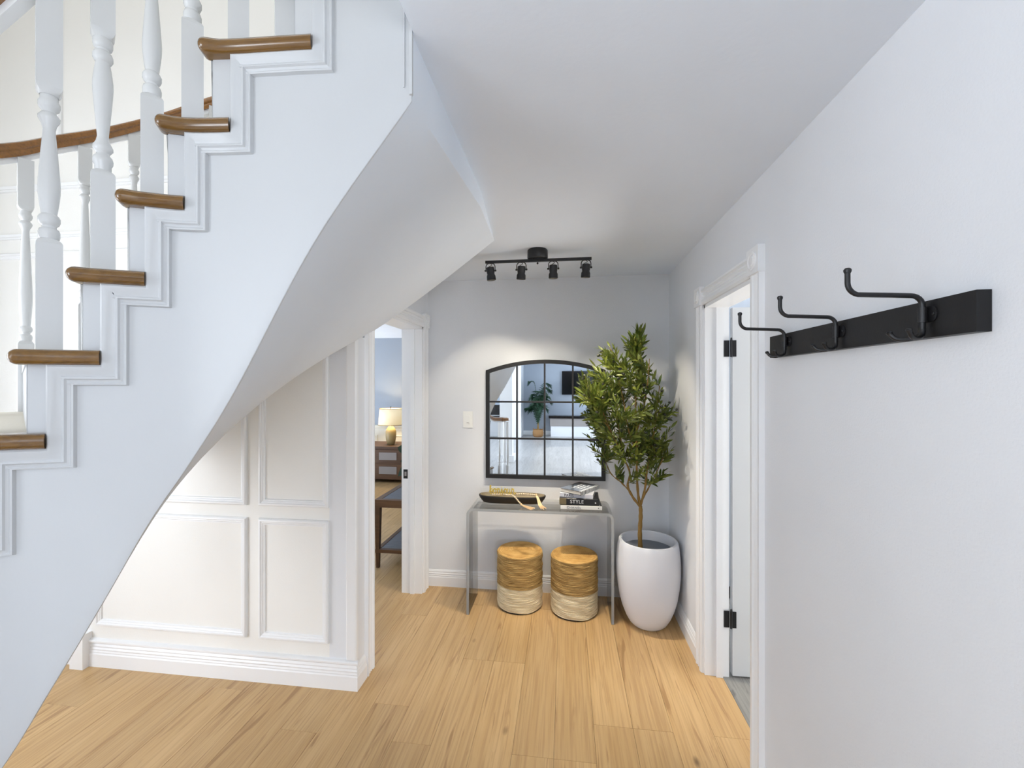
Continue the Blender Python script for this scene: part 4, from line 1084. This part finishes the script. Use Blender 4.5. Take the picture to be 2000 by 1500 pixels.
# script word ornament
word = empty('word_ornament', (-.455, 3.115, TZt+.0575), 'gold script word ornament standing in the dark dough bowl', 'ornament')
def W2(pts): return [Vector((-.560+p[0]*.0118, 3.118, TZt+.058+p[1]*.0185)) for p in pts]
strokes = {
 'b': [(0, .6), (.5, 2.2), (.95, 3.1), (.6, 3.4), (.35, 2.9), (.4, 1.0), (.8, 0), (1.6, .3), (1.9, 1.4), (1.4, 2.2), (.7, 1.7), (1.0, .9), (2.1, 1.5)],
 'o': [(2.1, 1.5), (3.4, 2.3), (2.7, 1.7), (2.7, .6), (3.3, 0), (4.0, .6), (3.9, 1.8), (3.4, 2.3), (3.8, 1.7), (4.8, 1.9)],
 'n': [(4.8, 1.9), (5.1, 2.2), (5.1, .1), (5.3, 1.4), (5.9, 2.3), (6.4, 1.7), (6.3, .4), (6.8, .1), (7.4, 1.2)],
 'j': [(7.4, 1.2), (7.9, 2.2), (8.0, .2), (7.8, -.3), (7.2, -.35), (7.1, .0), (8.0, .2), (8.9, 1.4)],
 'o2': [(8.9, 1.4), (10.0, 2.3), (9.3, 1.7), (9.3, .6), (9.9, 0), (10.6, .6), (10.5, 1.8), (10.0, 2.3), (10.4, 1.7), (11.3, 1.9)],
 'u': [(11.3, 1.9), (11.6, 2.2), (11.5, .8), (12.0, .0), (12.7, .6), (12.9, 2.2), (12.9, .6), (13.4, .1), (14.0, 1.0)],
 'r': [(14.0, 1.0), (14.3, 2.5), (14.7, 2.0), (15.3, 2.1), (15.3, .8), (15.8, .1), (16.6, .9)]}
for nm, pts in strokes.items():
    b = B(); P_ = smoothpath(W2(pts), 4)
    tube(b, P_, .0038, 6); o = done('letter', b, M['brass'], word, 60)
b = B(); tube(b, smoothpath(W2([(7.5, 2.75), (7.7, 2.85), (7.9, 2.75)]), 2), .003, 6); done('letter', b, M['brass'], word, 60)
# bead garland with tassels
gar = empty('bead_garland', (-.30, 3.10, TZt+.055), 'pale wooden bead garland with tan tassels draped over the dough bowl', 'garland')
gp = smoothpath([(-.545, 3.085, TZt+.063), (-.50, 3.082, TZt+.064), (-.46, 3.098, TZt+.063), (-.42, 3.082, TZt+.064), (-.385, 3.062, TZt+.068), (-.355, 3.035, TZt+.056), (-.335, 3.025, TZt+.036), (-.318, 3.018, TZt+.020)], 10)
gq = smoothpath([(-.37, 3.11, TZt+.062), (-.32, 3.125, TZt+.062), (-.26, 3.12, TZt+.062), (-.215, 3.095, TZt+.066)], 10)
bb = B(); lathe(bb, [(.001, -.0062), (.0042, -.005), (.0063, -.001), (.0063, .001), (.0042, .005), (.001, .0062)], n=12); bme = bpy.data.meshes.new('bead'); bb.to_mesh(bme); bb.free(); bme.materials.append(M['bead']); bme.shade_smooth()
for P_ in (gp, gq):
    acc = 0; last = P_[0]
    for p_ in P_:
        acc += (p_-last).length; last = p_
        if acc >= .0122:
            acc = 0; o = bpy.data.objects.new('bead', bme); COL.objects.link(o); attach(o, gar); o.matrix_basis = Matrix.Translation(p_)
    b = B(); tube(b, P_, .0012, 5); done('cord', b, M['tassel'], gar)
def tassel(pts, r0, r1):
    b = B(); P_ = [Vector(p) for p in pts]
    base = smoothpath(P_, 6); random.seed(len(pts)+int(r1*1e4))
    for q in range(34):
        a = random.random()*2*PI; rr = math.sqrt(random.random()); d = Vector((math.cos(a), math.sin(a)*.8, math.sin(a)*.35))
        path = []
        for i, p_ in enumerate(base):
            t = i/(len(base)-1); sp_ = (r0*(1-t)+r1*t)*rr; v = p_+d*sp_; v.z = max(v.z, TZt+.0022); path.append(v)
        tube(b, path, .0016, 4)
    lathe(b, [(.004, -.006), (.0075, 0), (.0065, .007), (.003, .01)], tuple(base[0]), 12)
    done('tassel', b, M['tassel'], gar, 60)
tassel([(-.314, 3.014, TZt+.016), (-.29, 2.995, TZt+.012), (-.262, 2.975, TZt+.010), (-.232, 2.958, TZt+.008)], .004, .020)
tassel([(-.212, 3.088, TZt+.067), (-.198, 3.055, TZt+.052), (-.182, 3.02, TZt+.020), (-.165, 2.988, TZt+.010), (-.155, 2.968, TZt+.008)], .004, .021)

# ---------------------------------------------------------------- lounge seen through the left door
ns = empty('nightstand', (-3.0, 6.95, 0), 'brown wooden cabinet with drawers under the lamp in the next room', 'cabinet')
b = B(); box(b, -3.55, -2.56, 6.66, 7.22, .06, .57); done('body', b, M['darkwood'], ns, bevel=.004)
b = B(); box(b, -3.58, -2.53, 6.63, 7.24, .57, .60); tp = done('top', b, M['darkwood'], ns, bevel=.004)
for z0, z1 in ((.11, .31), (.34, .54)):
    b = B(); box(b, -3.50, -2.62, 6.645, 6.665, z0, z1); dr = done('drawer', b, M['darkwood'], ns, bevel=.004)
    b = B(); box(b, -3.02, -2.72, 6.638, 6.646, z0+.04, z1-.04); done('drawer_inset', b, M['taupe'], dr)
for xx in (-3.52, -2.62):
    for yy in (6.69, 7.16):
        b = B(); box(b, xx, xx+.05, yy, yy+.04, 0, .06); done('leg', b, M['darkwood'], ns)
lp = empty('table_lamp', (-2.905, 6.85, .60), 'lit table lamp with cream drum shade and sand ceramic base in the next room', 'lamp')
b = B(); lathe(b, [(.05, .0), (.062, .01), (.078, .08), (.088, .16), (.088, .22), (.07, .27), (.045, .295), (.04, .31), (.03, .315), (.012, .32), (.012, .36)], (-2.905, 6.85, .60), 28); done('base', b, M['ceramicgold'], lp, 40)
b = B(); lathe(b, [(.205, .335), (.185, .60)], (-2.905, 6.85, .60), 36, cap=False); sh = done('lamp_shade', b, M['shade'], lp, 60, recalc=False)
md = sh.modifiers.new('thick', 'SOLIDIFY'); md.thickness = .003
b = B(); lathe(b, [(.2065, .330), (.2065, .338)], (-2.905, 6.85, .60), 36, cap=False); done('shade_trim', b, M['bark'], lp)
b = B(); lathe(b, [(.1865, .598), (.1865, .606)], (-2.905, 6.85, .60), 36, cap=False); done('shade_trim', b, M['bark'], lp)
b = B(); lathe(b, [(.004, .34), (.004, .62), (.009, .63), (.004, .64)], (-2.905, 6.85, .60), 10); done('finial', b, M['black'], lp)
l = bpy.data.lights.new('lamp_bulb', 'POINT'); l.energy = 13; l.color = (1, .80, .50); l.shadow_soft_size = .04; lo = bpy.data.objects.new('lamp_bulb', l); COL.objects.link(lo); lo.location = (-2.905, 6.85, 1.08)

st = empty('side_table', (-1.25, 3.9, 0), 'dark wooden table with slatted lower shelf just inside the left doorway', 'table')
sx0, sx1, sy0, sy1 = -1.665, -.65, 3.565, 4.25
for xx in (sx0, sx1-.05):
    for yy in (sy0, sy1-.05):
        b = B(); lo_ = [(xx+.012, yy+.012), (xx+.038, yy+.012), (xx+.038, yy+.038), (xx+.012, yy+.038)]; hi_ = [(xx, yy), (xx+.05, yy), (xx+.05, yy+.05), (xx, yy+.05)]
        A_ = [b.verts.new((*p, 0)) for p in lo_]; C_ = [b.verts.new((*p, .55)) for p in hi_]; b.faces.new(A_[::-1]); b.faces.new(C_)
        for i in range(4): b.faces.new([A_[i], A_[(i+1) % 4], C_[(i+1) % 4], C_[i]])
        done('leg', b, M['darkwood'], st)
def framed(z0, z1, nm, inset):
    b = B()
    for a in ((sx0, sx1, sy0, sy0+.05), (sx0, sx1, sy1-.05, sy1), (sx0, sx0+.05, sy0+.05, sy1-.05), (sx1-.05, sx1, sy0+.05, sy1-.05)): box(b, a[0]+inset, a[1]-inset, a[2]+inset, a[3]-inset, z0, z1)
    o = done(nm, b, M['darkwood'], st)
    n_ = 14
    for i in range(n_):
        b = B(); y0 = sy0+.05+(sy1-sy0-.10)*i/n_; box(b, sx0+.04, sx1-.04, y0+.002, y0+(sy1-sy0-.10)/n_-.002, z1-.012, z1-.003); done('slat', b, M['rattan'], o)
framed(.535, .60, 'table_top', 0); framed(.135, .165, 'lower_shelf', .006)
pt = empty('potted_plant', (-1.47, 4.0, .60), 'big-leaved dark green plant in a rose vase on the table in the next room', 'potted plant')
b = B(); lathe(b, [(.05, 0), (.07, .02), (.085, .08), (.075, .13), (.05, .16), (.055, .18), (.045, .178)], (-1.45, 4.0, .60), 24); done('vase', b, M['vase'], pt, 40)
def bigleaf(st_, en, w, mat=M['darkleaf']):
    st_, en = Vector(st_), Vector(en); d = en-st_; side = d.cross(Vector((0, -1, .3))).normalized(); b = B(); L_ = []
    for i in range(9):
        t = i/8; p_ = st_+d*t+Vector((0, 0, -.05*t*t)); ww = w*math.sin(PI*min(1, t*.96+.04))**.8
        L_.append([b.verts.new(p_-side*ww/2), b.verts.new(p_+Vector((0, 0, -.008))), b.verts.new(p_+side*ww/2)])
    for a, c in zip(L_, L_[1:]):
        b.faces.new([a[0], a[1], c[1], c[0]]); b.faces.new([a[1], a[2], c[2], c[1]])
    return done('leaf', b, mat, pt, 60, recalc=False)
for s_, e_, w_ in [((-1.45, 4.0, .95), (-1.62, 3.98, 1.05), .12), ((-1.46, 4.0, .85), (-1.60, 3.94, .78), .10), ((-1.46, 4.0, 1.05), (-1.55, 4.0, 1.30), .09), ((-1.45, 4.0, 1.0), (-1.30, 4.05, 1.25), .12),
                    ((-1.46, 4.0, .9), (-1.56, 3.9, .93), .09), ((-1.47, 4.0, 1.15), (-1.52, 3.98, 1.42), .06), ((-1.45, 4.0, .9), (-1.3, 3.92, .95), .12)]: bigleaf(s_, e_, w_)
b = B(); tube(b, smoothpath([(-1.45, 4, .76), (-1.455, 4, .95), (-1.47, 4, 1.2), (-1.5, 3.99, 1.36)], 4), .006, 6); tube(b, [(-1.45, 4, .76), (-1.40, 4.02, 1.1)], .005, 6); done('stem', b, M['twig'], pt, 60)

# ---------------------------------------------------------------- living area behind the camera (seen in the mirror)
b = B(); box(b, -1.36, -1.10, -2.40, -2.14, 0, H); struct('trim_column', b, M['white'])
b = B(); box(b, -1.40, -1.06, -2.44, -2.10, 0, .14); struct('trim_column_base', b, M['white'], bevel=.006)
b = B(); box(b, -1.95, -1.34, -6.98, -6.2, 0, H); struct('wall_living_return', b, M['white'])
tv = empty('wall_television', (.35, -6.93, 1.3), 'large black television on the far living room wall, seen in the mirror', 'television')
b = B(); box(b, -.12, 1.15, -6.97, -6.90, 1.28, 2.02); done('body', b, M['tv'], tv, bevel=.006)
b = B(); box(b, -.10, 1.13, -6.899, -6.897, 1.30, 2.00); done('screen', b, M['tv'], tv)
hr = empty('low_hearth', (.4, -6.7, 0), 'long low hearth with black top and taupe band below the television, seen in the mirror', 'hearth')
b = B(); box(b, -.52, 1.22, -6.97, -6.52, .56, .64); done('mantel_top', b, M['tv'], hr, bevel=.004)
b = B(); box(b, -.48, 1.2, -6.97, -6.56, .32, .56); done('stone_band', b, M['taupe'], hr)
b = B(); box(b, -.46, 1.18, -6.97, -6.58, 0, .32); done('plinth', b, M['counter'], hr)
pp = empty('potted_palm', (-.84, -6.45, 0), 'potted palm in a woven basket by the far wall, seen in the mirror', 'potted plant')
b = B(); lathe(b, [(.12, 0), (.16, .04), (.17, .14), (.15, .22), (.145, .23), (.13, .22), (.12, .18)], (-.84, -6.45, 0), 24); bs = done('basket', b, M['basket'], pp, 40)
b = B()
for d in (-1, 1): tube(b, [(-.84+d*.15, -6.45+.04*math.cos(q), .22+.05*math.sin(q)) for q in [PI*i/8 for i in range(9)]], .008, 6)
done('basket_handle', b, M['basket'], bs)
b = B(); lathe(b, [(.03, .1), (.025, .3), (.012, .45)], (-.84, -6.45, 0), 10); done('trunk', b, M['bark'], pp)
random.seed(9)
for i in range(20):
    a = i*2.4; reach = random.uniform(.20, .42)*(1.35 if math.cos(i*2.4) > 0 else 1); zt_ = random.uniform(.9, 1.72)
    s_ = Vector((-.84, -6.45, random.uniform(.22, .5))); mid = s_+Vector((math.cos(a)*reach*.35, math.sin(a)*reach*.25, (zt_-s_.z)*.9)); e_ = s_+Vector((math.cos(a)*reach, math.sin(a)*reach*.45, zt_-s_.z-.12*random.random()))
    P_ = smoothpath([s_, mid, e_], 13); b = B(); tube(b, P_, [.008*(1-.8*k/(len(P_)-1)) for k in range(len(P_))], 5)
    for k in range(3, len(P_)):
        p_ = P_[k]; d = (P_[k]-P_[k-1]).normalized(); sd = d.cross(Vector((0, 0, 1))); sd = sd.normalized() if sd.length > .01 else Vector((1, 0, 0)); L_ = .28*math.sin(PI*(k-2)/(len(P_)-1))+.06
        for sg in (-1, 1):
            tip = p_+sd*sg*L_*.8+d*L_*.55+Vector((0, 0, -.10*L_/.2)); w = d*.009
            v = [b.verts.new(q) for q in (p_-w, p_+w, (p_+tip)/2+w*1.1+Vector((0, 0, .02)), tip, (p_+tip)/2-w*1.1+Vector((0, 0, .02)))]; b.faces.new(v)
    done('frond', b, M['palm'], pp, recalc=False)
# kitchen end: counter and two bar stools
ct = empty('kitchen_counter', (-2.6, -6.6, 0), 'pale kitchen counter behind the bar stools, seen in the mirror', 'counter')
b = B(); box(b, -3.4, -1.97, -6.9, -6.45, 0, .88); done('body', b, M['counter'], ct)
b = B(); box(b, -3.45, -1.96, -6.93, -6.38, .88, .92); done('worktop', b, M['counter'], ct, bevel=.004)
def barstool(x, y, label):
    r_ = empty('bar_stool', (x, y, 0), label, 'bar stool', 'black bar stools at the counter')
    b = B(); box(b, x-.19, x+.19, y-.19, y+.19, .62, .67); done('seat', b, M['tv'], r_, bevel=.012, seg=2)
    b = B(); box(b, x-.19, x+.19, y+.16, y+.19, .70, 1.0); done('backrest', b, M['tv'], r_, bevel=.01)
    for dx in (-1, 1):
        for dy in (-1, 1):
            b = B(); tube(b, [(x+dx*.22, y+dy*.22, 0), (x+dx*.15, y+dy*.15, .63)], .013, 8); done('leg', b, M['tv'], r_)
        b = B(); tube(b, [(x+dx*.2, y-.2, .22), (x+dx*.2, y+.2, .22)], .009, 6); done('footrest', b, M['tv'], r_)
    b = B(); tube(b, [(x-.18, y+.175, .64), (x-.18, y+.175, .98)], .01, 6); tube(b, [(x+.18, y+.175, .64), (x+.18, y+.175, .98)], .01, 6); done('back_post', b, M['tv'], r_)
barstool(-2.12, -6.05, 'black bar stool nearest the white column, seen in the mirror')
barstool(-2.72, -6.05, 'black bar stool further along the counter, seen in the mirror')
